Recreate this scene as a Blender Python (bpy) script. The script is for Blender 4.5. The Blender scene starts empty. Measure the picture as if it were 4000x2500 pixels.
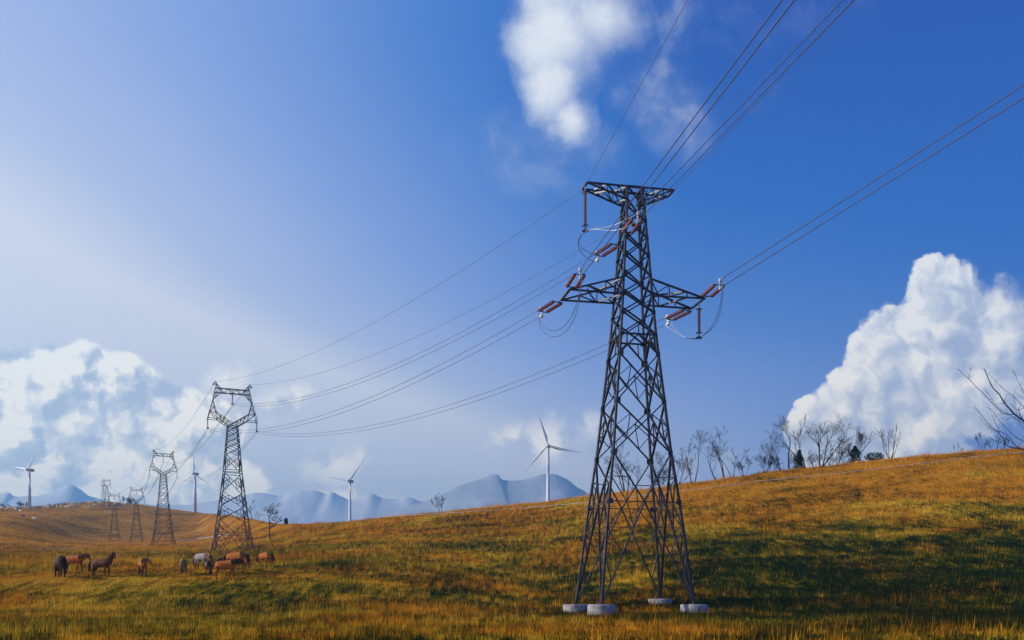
import bpy, math, random
import numpy as np
from mathutils import Vector, Matrix
R = math.radians
random.seed(7); RNG = np.random.default_rng(11)
SC = bpy.context.scene
COL = SC.collection

# ------------------------------------------------------------------ camera, world, sun, exposure
FPX = 3750.0            # focal length in photograph pixels (4000 wide)
EYE = 1.6
HOR = 2361.0            # eye level line in the photograph
cam = bpy.data.cameras.new('camera'); camo = bpy.data.objects.new('camera', cam); COL.objects.link(camo)
cam.sensor_width = 36.0; cam.lens = 36.0 * FPX / 4000.0; cam.shift_y = (HOR - 1250.0) / 4000.0
cam.clip_start = 0.2; cam.clip_end = 30000
camo.location = (0, 0, EYE); camo.rotation_euler = (R(90), 0, 0)
SC.camera = camo
SC.view_settings.view_transform = 'Standard'; SC.view_settings.look = 'None'
SC.view_settings.gamma = 1.0; SC.view_settings.exposure = 0.0
SC.cycles.max_bounces = 6; SC.cycles.volume_bounces = 0; SC.cycles.transparent_max_bounces = 8
SUN_EL = R(27); SUN_AZ = R(-93)      # azimuth measured clockwise from +Y (into the picture)
sun_dir = Vector((math.sin(SUN_AZ) * math.cos(SUN_EL), math.cos(SUN_AZ) * math.cos(SUN_EL), math.sin(SUN_EL)))
sl = bpy.data.lights.new('sun', 'SUN'); sl.energy = 4.7; sl.angle = R(0.5); sl.color = (1.0, 0.93, 0.82)
so = bpy.data.objects.new('sun', sl); COL.objects.link(so); so.rotation_euler = sun_dir.to_track_quat('Z', 'Y').to_euler()

class NT:
    """small helper to write node maths"""
    def __init__(s, tree): s.t = tree; s.n = tree.nodes; s.l = tree.links
    def node(s, typ, **kw):
        n = s.n.new(typ)
        for k, v in kw.items(): setattr(n, k, v)
        return n
    def put(s, sock, v):
        if v is None: return
        if isinstance(v, bpy.types.NodeSocket): s.l.new(v, sock)
        else: sock.default_value = v
    def m(s, op, a=None, b=None, c=None, clamp=False):
        n = s.node('ShaderNodeMath', operation=op, use_clamp=clamp)
        s.put(n.inputs[0], a); s.put(n.inputs[1], b); s.put(n.inputs[2], c); return n.outputs[0]
    def vm(s, op, a=None, b=None):
        n = s.node('ShaderNodeVectorMath', operation=op); s.put(n.inputs[0], a); s.put(n.inputs[1], b)
        return n.outputs['Value'] if op in ('DOT_PRODUCT', 'LENGTH') else n.outputs[0]
    def xyz(s, x=0.0, y=0.0, z=0.0):
        n = s.node('ShaderNodeCombineXYZ'); s.put(n.inputs[0], x); s.put(n.inputs[1], y); s.put(n.inputs[2], z); return n.outputs[0]
    def noise(s, vec, scale, detail=4.0, rough=0.55, lac=2.0, dist=0.0, dim='3D', col=False):
        n = s.node('ShaderNodeTexNoise', noise_dimensions=dim); s.put(n.inputs['Vector'], vec)
        for k, v in (('Scale', scale), ('Detail', detail), ('Roughness', rough), ('Lacunarity', lac), ('Distortion', dist)): s.put(n.inputs[k], v)
        return n.outputs['Color' if col else 'Fac']
    def ss(s, x, a, b, o0=0.0, o1=1.0):
        n = s.node('ShaderNodeMapRange', interpolation_type='SMOOTHSTEP'); n.clamp = True
        s.put(n.inputs[0], x)
        for i, v in enumerate((a, b, o0, o1)): s.put(n.inputs[1 + i], v)
        return n.outputs[0]
    def mix(s, f, a, b, typ='MIX'):
        n = s.node('ShaderNodeMix', data_type='RGBA', blend_type=typ)
        s.put(n.inputs[0], f); s.put(n.inputs[6], a); s.put(n.inputs[7], b); return n.outputs[2]
    def ramp(s, f, stops):
        n = s.node('ShaderNodeValToRGB'); e = n.color_ramp.elements
        while len(e) < len(stops): e.new(0.5)
        for i, (p, c) in enumerate(stops): e[i].position = p; e[i].color = (*c, 1)
        s.put(n.inputs[0], f); return n.outputs[0]

def build_world():
    w = bpy.data.worlds.new('World'); SC.world = w; w.use_nodes = True
    w.cycles.sampling_method = 'MANUAL'; w.cycles.sample_map_resolution = 256
    k = NT(w.node_tree); k.n.clear()
    tc = k.node('ShaderNodeTexCoord'); sep = k.node('ShaderNodeSeparateXYZ'); k.l.new(tc.outputs['Generated'], sep.inputs[0])
    X, Y, Z = sep.outputs
    sky = k.node('ShaderNodeTexSky', sky_type='NISHITA'); sky.sun_disc = False
    sky.sun_elevation = SUN_EL; sky.sun_rotation = SUN_AZ
    sky.altitude = 600; sky.air_density = 1.0; sky.dust_density = 1.2; sky.ozone_density = 3.0
    # clear autumn air: whiter towards the sun and the horizon, deep blue high up on the far side
    D = tc.outputs['Generated']; hyp = k.m('DIVIDE', Z, k.m('MAXIMUM', k.vm('LENGTH', k.xyz(X, Y, 0.0)), 0.05))
    gd = (math.sin(R(-60)) * math.cos(R(20)), math.cos(R(-60)) * math.cos(R(20)), math.sin(R(20)))
    glow = k.ss(k.vm('DOT_PRODUCT', D, gd), 0.38, 1.02, 0.0, 0.84)
    low_ = k.m('MULTIPLY', k.ss(hyp, 0.62, -0.03), k.ss(X, 0.62, -0.10, 0.34, 0.78))
    hz_ = k.m('MULTIPLY', k.ss(hyp, 0.34, 0.03), k.ss(X, 0.5, 0.0, 0.22, 0.54))
    wv = k.m('ADD', k.m('ADD', glow, low_), hz_, clamp=True)
    air = k.ramp(wv, [(0.0, (0.0, 0.64, 4.2)), (0.15, (0.02, 1.22, 5.5)), (0.35, (0.85, 2.25, 6.6)), (0.6, (2.7, 3.9, 7.8)), (0.85, (5.2, 6.0, 8.6)), (1.0, (8.3, 8.4, 9.3))])
    base = k.mix(0.96, k.mix(1.0, sky.outputs[0], (0.55, 0.75, 1.0, 1), 'MULTIPLY'), air)
    # clouds live in direction space: a = bearing, b = height of the line of sight
    yy = k.m('MAXIMUM', Y, 0.12)
    a = k.m('DIVIDE', X, yy); b = k.m('DIVIDE', Z, yy)
    p = k.xyz(a, b, 0.0)
    wn = k.noise(p, 16.0, 6.0, 0.6, col=True)
    wn2 = k.noise(p, 3.4, 3.0, 0.5, col=True)
    off = k.vm('ADD', k.vm('MULTIPLY', k.vm('SUBTRACT', wn, (0.5, 0.5, 0.5)), (0.034, 0.034, 0.0)), k.vm('MULTIPLY', k.vm('SUBTRACT', wn2, (0.5, 0.5, 0.5)), (0.05, 0.05, 0.0)))
    q = k.vm('ADD', p, off)
    fine = k.noise(p, 26.0, 7.0, 0.62)
    def puff(pos, sc, smooth=0.25):
        n = k.node('ShaderNodeTexVoronoi', voronoi_dimensions='2D', feature='SMOOTH_F1'); k.put(n.inputs['Vector'], pos)
        n.inputs['Scale'].default_value = sc; n.inputs['Smoothness'].default_value = smooth; n.inputs['Detail'].default_value = 3.0
        n.inputs['Roughness'].default_value = 0.5; n.inputs['Lacunarity'].default_value = 2.3
        return k.m('SUBTRACT', 0.6, n.outputs['Distance'])
    p1 = k.vm('ADD', p, k.vm('MULTIPLY', k.vm('SUBTRACT', wn, (0.5, 0.5, 0.5)), (0.05, 0.05, 0.0)))
    pf = puff(p1, 13.0); pf2 = puff(k.vm('ADD', p1, (-0.012, 0.013, 0.0)), 13.0)
    def field(blobs, pos, rot=0):
        out = None
        for cx, cy, rx, ry in blobs:
            c = ((cx - 2000) / FPX, (HOR - cy) / FPX, 0.0)
            d = k.vm('MULTIPLY', k.vm('SUBTRACT', pos, c), (FPX / rx, FPX / ry, 0.0))
            f = k.m('SUBTRACT', 1.0, k.vm('LENGTH', d))
            out = f if out is None else k.m('SMOOTH_MAX', out, f, 0.18)
        return out
    right = [(3700, 1190, 230, 210), (3520, 1360, 240, 240), (3720, 1480, 330, 330), (3400, 1560, 210, 200), (3160, 1690, 95, 150),
             (3290, 1720, 160, 180), (3560, 1720, 180, 130), (3900, 1260, 260, 230), (4060, 1250, 250, 210), (3900, 1480, 260, 260), (3450, 1740, 230, 140), (3640, 1790, 160, 120)]
    left = [(170, 1470, 170, 160), (330, 1450, 140, 140), (470, 1500, 140, 140), (60, 1600, 230, 300), (330, 1700, 420, 300), (620, 1700, 330, 230),
            (820, 1660, 200, 130), (300, 1900, 480, 150), (760, 1860, 330, 140), (560, 1600, 200, 160), (180, 1620, 260, 200)]
    low = [(1330, 1820, 230, 130), (1300, 1960, 330, 90), (905, 1480, 150, 110), (1150, 1570, 150, 120), (2120, 1730, 330, 160), (2300, 1640, 130, 100), (1960, 1960, 200, 70), (1020, 1990, 260, 90), (2620, 1800, 170, 130), (2820, 1810, 120, 90)]
    top = [(2190, 130, 240, 330), (2330, 70, 270, 220), (2170, 330, 160, 200), (2240, 470, 110, 150)]
    wisp = [(2560, 60, 330, 220), (2100, 590, 420, 210), (2640, 430, 200, 230), (3230, 20, 220, 180), (2870, 90, 300, 170), (2950, 350, 110, 110), (3950, 1620, 280, 260), (2480, 260, 220, 220)]
    fr = field(right, q); fl = field(left, q); fo = field(low, q); ft = field(top, q); fw = field(wisp, q)
    torn = k.noise(k.vm('MULTIPLY', p, (1.0, 0.72, 1.0)), 9.0, 6.0, 0.62, 2.1, 0.9)
    ed = k.m('MULTIPLY', k.m('SUBTRACT', fine, 0.5), 0.30)
    pe = k.m('ADD', k.m('MULTIPLY', k.m('SUBTRACT', pf, 0.12), 0.62), k.m('MULTIPLY', k.m('SUBTRACT', k.noise(p, 70.0, 4.0, 0.6), 0.5), 0.22))
    cum = k.m('ADD', pe, k.m('MULTIPLY', ed, 0.8))
    xr = k.m('ADD', k.m('MULTIPLY', fr, 1.5), cum)
    soft = k.ss(a, 0.42, 0.60)                       # the right end of the right cloud dissolves
    ar = k.m('MULTIPLY', k.ss(xr, -0.03, k.m('ADD', 0.16, k.m('MULTIPLY', soft, 0.4))), k.ss(k.m('ADD', k.noise(p, 5.0, 5.0, 0.6), k.m('MULTIPLY', soft, -0.10)), 0.28, 0.45, 0.62, 0.98))
    xl = k.m('ADD', k.m('MULTIPLY', fl, 2.6), cum)
    al = k.m('MULTIPLY', k.ss(xl, -0.1, 0.28), k.ss(b, 0.05, 0.16, 0.72, 0.97))
    al = k.m('MAXIMUM', al, k.m('MULTIPLY', k.ss(k.m('ADD', fl, k.m('MULTIPLY', ed, 0.8)), 0.02, 0.38), 0.92))
    ao = k.ss(k.m('ADD', fo, k.m('ADD', k.m('MULTIPLY', cum, 0.9), k.m('MULTIPLY', k.m('SUBTRACT', torn, 0.5), 0.9))), 0.0, 0.95, 0.0, 0.78)
    at = k.ss(k.m('ADD', ft, k.m('ADD', k.m('MULTIPLY', ed, 1.5), k.m('MULTIPLY', k.m('SUBTRACT', torn, 0.5), 0.55))), -0.04, k.ss(a, -0.02, 0.12, 0.46, 1.25), 0.0, 0.97)
    aw = k.m('MULTIPLY', k.ss(fw, 0.0, 0.65), k.m('MULTIPLY', k.ss(k.m('ADD', torn, k.m('MULTIPLY', ed, 0.6)), 0.34, 0.90), 0.38))
    alpha = k.m('MAXIMUM', k.m('MAXIMUM', ar, al), k.m('MAXIMUM', k.m('MAXIMUM', ao, at), aw))
    # billow shading: puffs are bright on the sunward side, blue-grey in the hollows between
    rel = k.m('MULTIPLY', k.m('SUBTRACT', pf, pf2), 2.6)
    big = k.ss(k.noise(q, 4.2, 4.0, 0.55), 0.36, 0.64)
    hollow = k.ss(pf, -0.05, 0.35)
    relr = k.m('ADD', 0.80, k.m('MULTIPLY', rel, 0.55)); relr = k.m('SUBTRACT', relr, k.m('ADD', k.m('MULTIPLY', k.m('SUBTRACT', 1.0, big), k.m('ADD', 0.30, k.m('MULTIPLY', soft, 0.35))), k.m('ADD', k.m('MULTIPLY', soft, 0.25), k.ss(b, 0.24, 0.14, 0.0, 0.14))))
    rell = k.m('ADD', k.m('ADD', 0.32, k.m('MULTIPLY', big, 0.60)), k.m('ADD', k.m('MULTIPLY', rel, 0.9), k.m('MULTIPLY', hollow, 0.25)))
    relt = k.m('ADD', k.m('ADD', 0.50, k.m('MULTIPLY', k.ss(ft, 0.1, 0.7), 0.28)), k.m('MULTIPLY', k.m('SUBTRACT', fine, 0.5), 0.35))
    lit = k.m('ADD', k.m('MULTIPLY', rell, k.m('SUBTRACT', 1.0, k.m('MAXIMUM', k.ss(ar, 0.0, 0.3), k.ss(at, 0.0, 0.3)))), k.m('ADD', k.m('MULTIPLY', relr, k.ss(ar, 0.0, 0.3)), k.m('MULTIPLY', relt, k.ss(at, 0.0, 0.3))), clamp=True)
    cc = k.ramp(lit, [(0.0, (4.6, 5.5, 7.6)), (0.4, (6.3, 7.0, 8.4)), (0.75, (8.8, 9.2, 9.6)), (1.0, (11.0, 10.9, 10.4))])
    low_air = k.ss(b, 0.36, 0.06)          # low clouds shine through more air, so they are warmer and stronger at the source
    cc = k.mix(low_air, cc, k.mix(1.0, cc, (1.60, 1.42, 1.16, 1), 'MULTIPLY'))
    col = k.mix(alpha, base, cc)
    bg = k.node('ShaderNodeBackground'); bg.inputs['Strength'].default_value = 0.10; k.l.new(col, bg.inputs['Color'])
    o = k.node('ShaderNodeOutputWorld'); k.l.new(bg.outputs[0], o.inputs[0])
build_world()

# ------------------------------------------------------------------ object helpers
def tag(o, label=None, cat=None, group=None, kind=None):
    if label: o['label'] = label
    if cat: o['category'] = cat
    if group: o['group'] = group
    if kind: o['kind'] = kind
    return o
def empty(name, loc, rz=0.0, sc=1.0):
    o = bpy.data.objects.new(name, None); COL.objects.link(o); o.location = loc; o.rotation_euler = (0, 0, rz); o.scale = (sc, sc, sc)
    o.empty_display_size = 0.3; return o
def meshobj(name, verts, faces, mat, parent=None, smooth=False):
    me = bpy.data.meshes.new(name); me.from_pydata([tuple(v) for v in verts], [], faces); me.update()
    if mat: me.materials.append(mat)
    if smooth: me.polygons.foreach_set('use_smooth', [True] * len(me.polygons))
    o = bpy.data.objects.new(name, me); COL.objects.link(o); o.parent = parent; return o
KIDS = {}
def copy_tree(o, parent=None):
    c = o.copy(); COL.objects.link(c); c.parent = parent
    for ch in list(o.children): copy_tree(ch, c)
    return c

class MB:
    DEEP = 1.0
    def __init__(s): s.v = []; s.f = []
    def beam(s, p, q, w, n=(0, 1, 0), w2=None, ext=0.0):
        p = Vector(p); q = Vector(q); d = q - p; L = d.length
        if L < 1e-6: return
        d /= L; p = p - d * ext; q = q + d * ext
        n = Vector(n); a = n - d * n.dot(d)
        if a.length < 1e-3: a = d.orthogonal()
        a.normalize(); b = d.cross(a); w2 = w2 or w; w = w * MB.DEEP
        i = len(s.v)
        for c in (p, q):
            for sa, sb in ((-1, -1), (1, -1), (1, 1), (-1, 1)): s.v.append(c + a * (sa * w / 2) + b * (sb * w2 / 2))
        s.f += [(i, i + 1, i + 2, i + 3), (i + 7, i + 6, i + 5, i + 4)] + [(i + j, i + 4 + j, i + 4 + (j + 1) % 4, i + (j + 1) % 4) for j in range(4)]
    def tube(s, pts, rad, n=6, cap=True):
        pts = [Vector(p) for p in pts]; m = len(pts)
        if not hasattr(rad, '__len__'): rad = [rad] * m
        i0 = len(s.v); prev = None
        for j, p in enumerate(pts):
            d = (pts[min(j + 1, m - 1)] - pts[max(j - 1, 0)])
            d = d.normalized() if d.length > 1e-9 else Vector((0, 0, 1))
            if prev is None: a = d.orthogonal().normalized()
            else:
                a = prev - d * prev.dot(d)
                a = a.normalized() if a.length > 1e-6 else d.orthogonal().normalized()
            prev = a; b = d.cross(a)
            for t in range(n):
                an = 2 * math.pi * t / n; s.v.append(p + (a * math.cos(an) + b * math.sin(an)) * rad[j])
        for j in range(m - 1):
            for t in range(n):
                u = (t + 1) % n; s.f.append((i0 + j * n + t, i0 + j * n + u, i0 + (j + 1) * n + u, i0 + (j + 1) * n + t))
        if cap:
            s.f.append(tuple(i0 + t for t in range(n))[::-1]); s.f.append(tuple(i0 + (m - 1) * n + t for t in range(n)))
    def torus(s, c, R_, r, nu=20, nv=6, axis='z'):
        i0 = len(s.v)
        for i in range(nu):
            a = 2 * math.pi * i / nu
            for j in range(nv):
                b = 2 * math.pi * j / nv; rr = R_ + r * math.cos(b)
                s.v.append(Vector(c) + Vector((rr * math.cos(a), rr * math.sin(a), r * math.sin(b))))
        for i in range(nu):
            for j in range(nv):
                s.f.append((i0 + i * nv + j, i0 + ((i + 1) % nu) * nv + j, i0 + ((i + 1) % nu) * nv + (j + 1) % nv, i0 + i * nv + (j + 1) % nv))
    def build(s, name, mat, parent=None, smooth=False): return meshobj(name, s.v, s.f, mat, parent, smooth)

def material(name, col=(0.5, 0.5, 0.5), rough=0.6, metal=0.0, spec=0.5, var=None, vscale=3.0, bump=0.0, bscale=20.0):
    m = bpy.data.materials.new(name); m.use_nodes = True; k = NT(m.node_tree); p = k.n['Principled BSDF']
    p.inputs['Roughness'].default_value = rough; p.inputs['Metallic'].default_value = metal; p.inputs['Specular IOR Level'].default_value = spec
    g = k.node('ShaderNodeTexCoord').outputs['Object']
    if var is not None:
        f = k.ss(k.noise(g, vscale, 5.0, 0.6), 0.35, 0.65); k.l.new(k.mix(f, (*col, 1), (*var, 1)), p.inputs['Base Color'])
    else: p.inputs['Base Color'].default_value = (*col, 1)
    if bump:
        b = k.node('ShaderNodeBump'); b.inputs['Strength'].default_value = bump; k.l.new(k.noise(g, bscale, 4.0, 0.6), b.inputs['Height']); k.l.new(b.outputs[0], p.inputs['Normal'])
    return m
M = {}
M['steel'] = material('painted_steel', (0.060, 0.054, 0.058), 0.40, 0.0, 0.4, (0.022, 0.020, 0.024), 1.2)
M['steel_far'] = material('galvanised_steel', (0.016, 0.016, 0.028), 0.4, 0.0, 0.45, (0.010, 0.010, 0.02), 1.0)
M['concrete'] = material('concrete', (0.50, 0.47, 0.45), 0.9, 0, 0.2, (0.22, 0.21, 0.20), 2.2, 0.6, 9)
M['ceramic'] = material('brown_ceramic', (0.38, 0.125, 0.105), 0.25, 0, 0.6, (0.28, 0.09, 0.08), 6)
M['ceramic_dark'] = material('amber_ceramic', (0.34, 0.15, 0.08), 0.28, 0, 0.5, (0.24, 0.10, 0.05), 6)
M['fitting'] = material('zinc_fitting', (0.62, 0.62, 0.64), 0.4, 0.2, 0.6, (0.5, 0.5, 0.52), 8)
M['wire'] = material('weathered_cable', (0.10, 0.10, 0.16), 0.42, 0.2, 0.8, (0.08, 0.08, 0.13), 1)
M['white'] = material('white_paint', (0.74, 0.74, 0.76), 0.45, 0, 0.4, (0.68, 0.68, 0.71), 0.4)
M['red'] = material('red_paint', (0.60, 0.05, 0.04), 0.5, 0, 0.4, (0.5, 0.04, 0.03), 1)
M['tape'] = material('white_tape', (0.60, 0.62, 0.72), 0.6, 0, 0.3, (0.48, 0.5, 0.6), 5)
M['bark'] = material('dark_bark', (0.045, 0.035, 0.035), 0.9, 0, 0.2, (0.03, 0.024, 0.026), 8)
M['bark_violet'] = material('bluish_bark', (0.05, 0.035, 0.065), 0.85, 0, 0.2, (0.03, 0.03, 0.04), 4)
M['fir'] = material('fir_needles', (0.035, 0.055, 0.03), 0.9, 0, 0.2, (0.02, 0.035, 0.02), 3)
M['bush_green'] = material('bush_leaves', (0.045, 0.11, 0.03), 0.8, 0, 0.2, (0.03, 0.07, 0.02), 4)

# ------------------------------------------------------------------ terrain: height field z(a, Y), a = X / max(Y, 40)
def pchip(x, y, xi):
    x = np.asarray(x, float); y = np.asarray(y, float); xi = np.asarray(xi, float); h = np.diff(x); d = np.diff(y) / h
    m = np.zeros_like(y); m[0] = d[0]; m[-1] = d[-1]
    for i in range(1, len(x) - 1):
        if d[i - 1] * d[i] > 0:
            w1 = 2 * h[i] + h[i - 1]; w2 = h[i] + 2 * h[i - 1]; m[i] = (w1 + w2) / (w1 / d[i - 1] + w2 / d[i])
    j = np.clip(np.searchsorted(x, xi) - 1, 0, len(x) - 2); t = np.clip((xi - x[j]) / h[j], 0, 1)
    return y[j] * (1 + 2 * t) * (1 - t) ** 2 + h[j] * m[j] * t * (1 - t) ** 2 + y[j + 1] * t * t * (3 - 2 * t) + h[j] * m[j + 1] * t * t * (t - 1)
KN = {   # photograph column -> (distance, photograph row) of the ground seen there, out to the crest
 -900: [(40,2500),(60,2415),(71,2380),(78,2318),(86,2258),(125,2196),(180,2162),(260,2122),(340,2066),(390,2034),(470,2014),(580,2002),(700,1990)],
 0: [(40,2500),(60,2415),(71,2380),(78,2318),(86,2258),(125,2196),(180,2162),(260,2122),(340,2066),(390,2034),(470,2014),(580,2002),(700,1988)],
 400: [(40,2500),(60,2415),(71,2380),(78,2318),(86,2258),(125,2196),(180,2164),(320,2130),(430,2121),(480,2108),(550,2050),(630,1996),(720,1962)],
 760: [(40,2500),(60,2416),(71,2380),(78,2318),(86,2258),(125,2196),(180,2162),(320,2127),(430,2112),(500,2090),(570,2045),(620,2015),(660,2001)],
 900: [(40,2500),(60,2417),(71,2382),(78,2320),(86,2258),(125,2195),(180,2162),(230,2135),(300,2105),(350,2080),(400,2052),(440,2028),(480,2014)],
 1000: [(40,2500),(60,2418),(71,2385),(78,2328),(86,2262),(120,2198),(160,2158),(200,2125),(240,2103),(270,2083),(300,2062),(325,2044),(350,2029)],
 1100: [(40,2500),(60,2419),(71,2388),(78,2338),(86,2272),(110,2205),(140,2170),(170,2140),(200,2115),(220,2096),(240,2077),(256,2060),(270,2047)],
 1200: [(40,2500),(60,2419),(71,2390),(78,2344),(86,2280),(105,2208),(125,2174),(150,2144),(175,2117),(193,2096),(208,2077),(222,2061),(235,2047)],
 1600: [(40,2500),(60,2420),(71,2396),(78,2362),(86,2310),(105,2228),(125,2170),(145,2130),(165,2097),(180,2073),(193,2050),(204,2029),(215,2011)],
 2100: [(40,2500),(60,2426),(71,2413),(78,2395),(86,2352),(105,2262),(120,2202),(140,2137),(160,2085),(172,2054),(184,2022),(195,1990),(205,1963)],
 2500: [(40,2500),(60,2422),(71,2400),(78,2364),(86,2322),(105,2222),(120,2156),(140,2086),(155,2036),(168,1994),(180,1958),(190,1933),(200,1913)],
 3300: [(40,2500),(60,2412),(71,2370),(78,2330),(86,2280),(105,2185),(120,2110),(135,2045),(150,1985),(163,1930),(176,1878),(188,1838),(200,1813)],
 4000: [(40,2500),(58,2402),(69,2345),(76,2305),(84,2262),(100,2175),(115,2090),(130,2015),(143,1945),(156,1885),(168,1832),(179,1787),(190,1753)],
 5000: [(40,2500),(58,2396),(69,2335),(76,2290),(84,2245),(100,2150),(115,2060),(130,1980),(143,1910),(156,1845),(168,1785),(179,1735),(190,1700)],
}
_px = sorted(KN); _KY = np.array([[q[0] for q in KN[c]] for c in _px], float); _KP = np.array([[q[1] for q in KN[c]] for c in _px], float)
A0, A1, NA = -1.3, 1.3, 900
AG = np.linspace(A0, A1, NA)
YG = np.concatenate([np.linspace(40, 240, 161), np.geomspace(241.5, 900, 260)[0:], np.geomspace(930, 12000, 60)])
ZG = np.zeros((NA, len(YG)))
pxs = np.clip(2000 + AG * FPX, _px[0], _px[-1])
_ky = np.array([pchip(_px, _KY[:, j], pxs) for j in range(_KY.shape[1])]).T
_kp = np.array([pchip(_px, _KP[:, j], pxs) for j in range(_KP.shape[1])]).T
for i in range(NA):
    Yk = _ky[i]; Zk = EYE + (HOR - _kp[i]) / FPX * Yk; Yr, Zr = Yk[-1], Zk[-1]
    sl_ = max((Zk[-1] - Zk[-2]) / (Yk[-1] - Yk[-2]), 0.02)
    Yx = np.concatenate([Yk, [Yr * 1.05, Yr * 1.25, Yr * 1.7, Yr * 3 + 300, 12100]])
    Zx = np.concatenate([Zk, [Zr + 0.25 * sl_ * Yr * 0.05, Zr * 0.97 - 1, Zr * 0.6, -6, -8]])
    ZG[i] = pchip(Yx, Zx, YG)
_XX = AG[:, None] * YG[None, :]
def sstep(x, a, b): t = np.clip((x - a) / (b - a), 0, 1); return t * t * (3 - 2 * t)
# gentle tussocky unevenness
def vnoise(x, y, seed):
    xi = np.floor(x).astype(int); yi = np.floor(y).astype(int); fx = x - xi; fy = y - yi
    def h(a, b): v = np.sin(a * 127.1 + b * 311.7 + seed * 74.7) * 43758.5453; return v - np.floor(v)
    u = fx * fx * (3 - 2 * fx); w = fy * fy * (3 - 2 * fy)
    return (h(xi, yi) * (1 - u) + h(xi + 1, yi) * u) * (1 - w) + (h(xi, yi + 1) * (1 - u) + h(xi + 1, yi + 1) * u) * w - 0.5
_YY = np.broadcast_to(YG[None, :], ZG.shape)
ZG += (vnoise(_XX / 9, _YY / 9, 1) * 0.35 + vnoise(_XX / 3.1, _YY / 3.1, 2) * 0.12) * (_YY < 900)
def H(x, y):
    x = np.asarray(x, float); y = np.asarray(y, float); yc = np.maximum(y, 40.0); a = np.clip(x / yc, A0, A1)
    fa = (a - A0) / (A1 - A0) * (NA - 1); ia = np.clip(fa.astype(int), 0, NA - 2); ta = fa - ia
    iy = np.clip(np.searchsorted(YG, yc) - 1, 0, len(YG) - 2); ty = np.clip((yc - YG[iy]) / (YG[iy + 1] - YG[iy]), 0, 1)
    z = (ZG[ia, iy] * (1 - ty) + ZG[ia, iy + 1] * ty) * (1 - ta) + (ZG[ia + 1, iy] * (1 - ty) + ZG[ia + 1, iy + 1] * ty) * ta
    return np.where(y < 40, z * sstep(y, -20, 40), z)
def h1(x, y): return float(H(x, y))
def at(px, Y): return (px - 2000) / FPX * Y
def zat(py, Y): return EYE + (HOR - py) / FPX * Y
def ground_at(px, py, y0=40.0, y1=900.0):
    """first point of the ground met by the photograph ray through (px, py)"""
    Ys = np.linspace(y0, y1, 4000); Z = H((px - 2000) / FPX * Ys, Ys); s = zat(py, Ys)
    i = np.argmax(Z >= s) if (Z >= s).any() else int(np.argmin(s - Z))
    Y = Ys[i]; return Vector((at(px, Y), Y, float(Z[i])))

def ground_palette(k, pos, extra):
    """straw, rust and green drifts of the meadow as a function of world position"""
    sp = k.node('ShaderNodeSeparateXYZ'); k.l.new(pos, sp.inputs[0])
    flat = k.xyz(sp.outputs[0], sp.outputs[1], 0.0)
    big = k.noise(flat, 0.030, 4.0, 0.6); mid = k.noise(k.vm('ADD', flat, (71, 13, 5)), 0.16, 5.0, 0.62)
    sml = k.noise(k.vm('ADD', flat, (-31, 57, 9)), 0.9, 4.0, 0.65)
    t = k.m('ADD', k.m('MULTIPLY', big, 0.55), k.m('ADD', k.m('MULTIPLY', mid, 0.6), k.m('MULTIPLY', sml, 0.35)))     # mean about .75
    streak = k.noise(k.vm('MULTIPLY', flat, (1.5, 0.22, 1.0)), 1.0, 3.0, 0.6)
    # greener grass on the lower right, its broad shade painted into the colour; golden crests
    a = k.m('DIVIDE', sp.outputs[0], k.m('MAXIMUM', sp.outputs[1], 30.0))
    shade_dist = k.vm('LENGTH', k.vm('MULTIPLY', k.vm('SUBTRACT', flat, (48.0, 74.0, 0.0)), (1 / 50.0, 1 / 60.0, 0.0)))
    green_shade = k.ss(k.m('ADD', shade_dist, k.m('MULTIPLY', k.m('SUBTRACT', mid, 0.5), 0.9)), 1.2, 0.35)
    t = k.m('SUBTRACT', k.m('SUBTRACT', t, 0.036), k.m('MULTIPLY', green_shade, 0.225))
    crest = k.ss(sp.outputs[2], 9.0, 24.0); t = k.m('ADD', t, k.m('MULTIPLY', crest, 0.11))
    t = k.m('ADD', t, k.m('ADD', k.m('MULTIPLY', k.m('SUBTRACT', extra, 0.5), 0.42), k.m('MULTIPLY', k.m('SUBTRACT', streak, 0.5), 0.60)))
    t = k.m('ADD', k.m('MULTIPLY', k.m('SUBTRACT', t, 0.715), 1.42), 0.715)
    straw = k.ramp(t, [(0.40, (0.015, 0.031, 0.009)), (0.54, (0.045, 0.070, 0.012)), (0.64, (0.15, 0.15, 0.010)), (0.76, (0.46, 0.27, 0.012)), (0.94, (0.95, 0.58, 0.05))])
    rust = k.ramp(t, [(0.40, (0.016, 0.028, 0.009)), (0.54, (0.055, 0.058, 0.010)), (0.64, (0.20, 0.11, 0.008)), (0.76, (0.52, 0.20, 0.010)), (0.94, (0.90, 0.40, 0.025))])
    rf = k.ss(k.m('ADD', k.noise(k.vm('ADD', flat, (11, -83, 3)), 0.07, 4.0, 0.6), k.m('MULTIPLY', crest, 0.17)), 0.42, 0.62)
    return k.mix(rf, straw, rust)
def ground_material():
    m = bpy.data.materials.new('meadow_soil'); m.use_nodes = True; k = NT(m.node_tree); p = k.n['Principled BSDF']
    pos = k.node('ShaderNodeNewGeometry').outputs['Position']
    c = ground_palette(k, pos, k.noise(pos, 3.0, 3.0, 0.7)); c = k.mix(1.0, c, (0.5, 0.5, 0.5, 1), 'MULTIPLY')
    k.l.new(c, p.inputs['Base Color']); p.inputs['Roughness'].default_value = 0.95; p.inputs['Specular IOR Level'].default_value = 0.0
    b = k.node('ShaderNodeBump'); b.inputs['Strength'].default_value = 0.8; b.inputs['Distance'].default_value = 0.4
    k.l.new(k.noise(pos, 1.6, 5.0, 0.7), b.inputs['Height']); k.l.new(b.outputs[0], p.inputs['Normal']); return m
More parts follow.
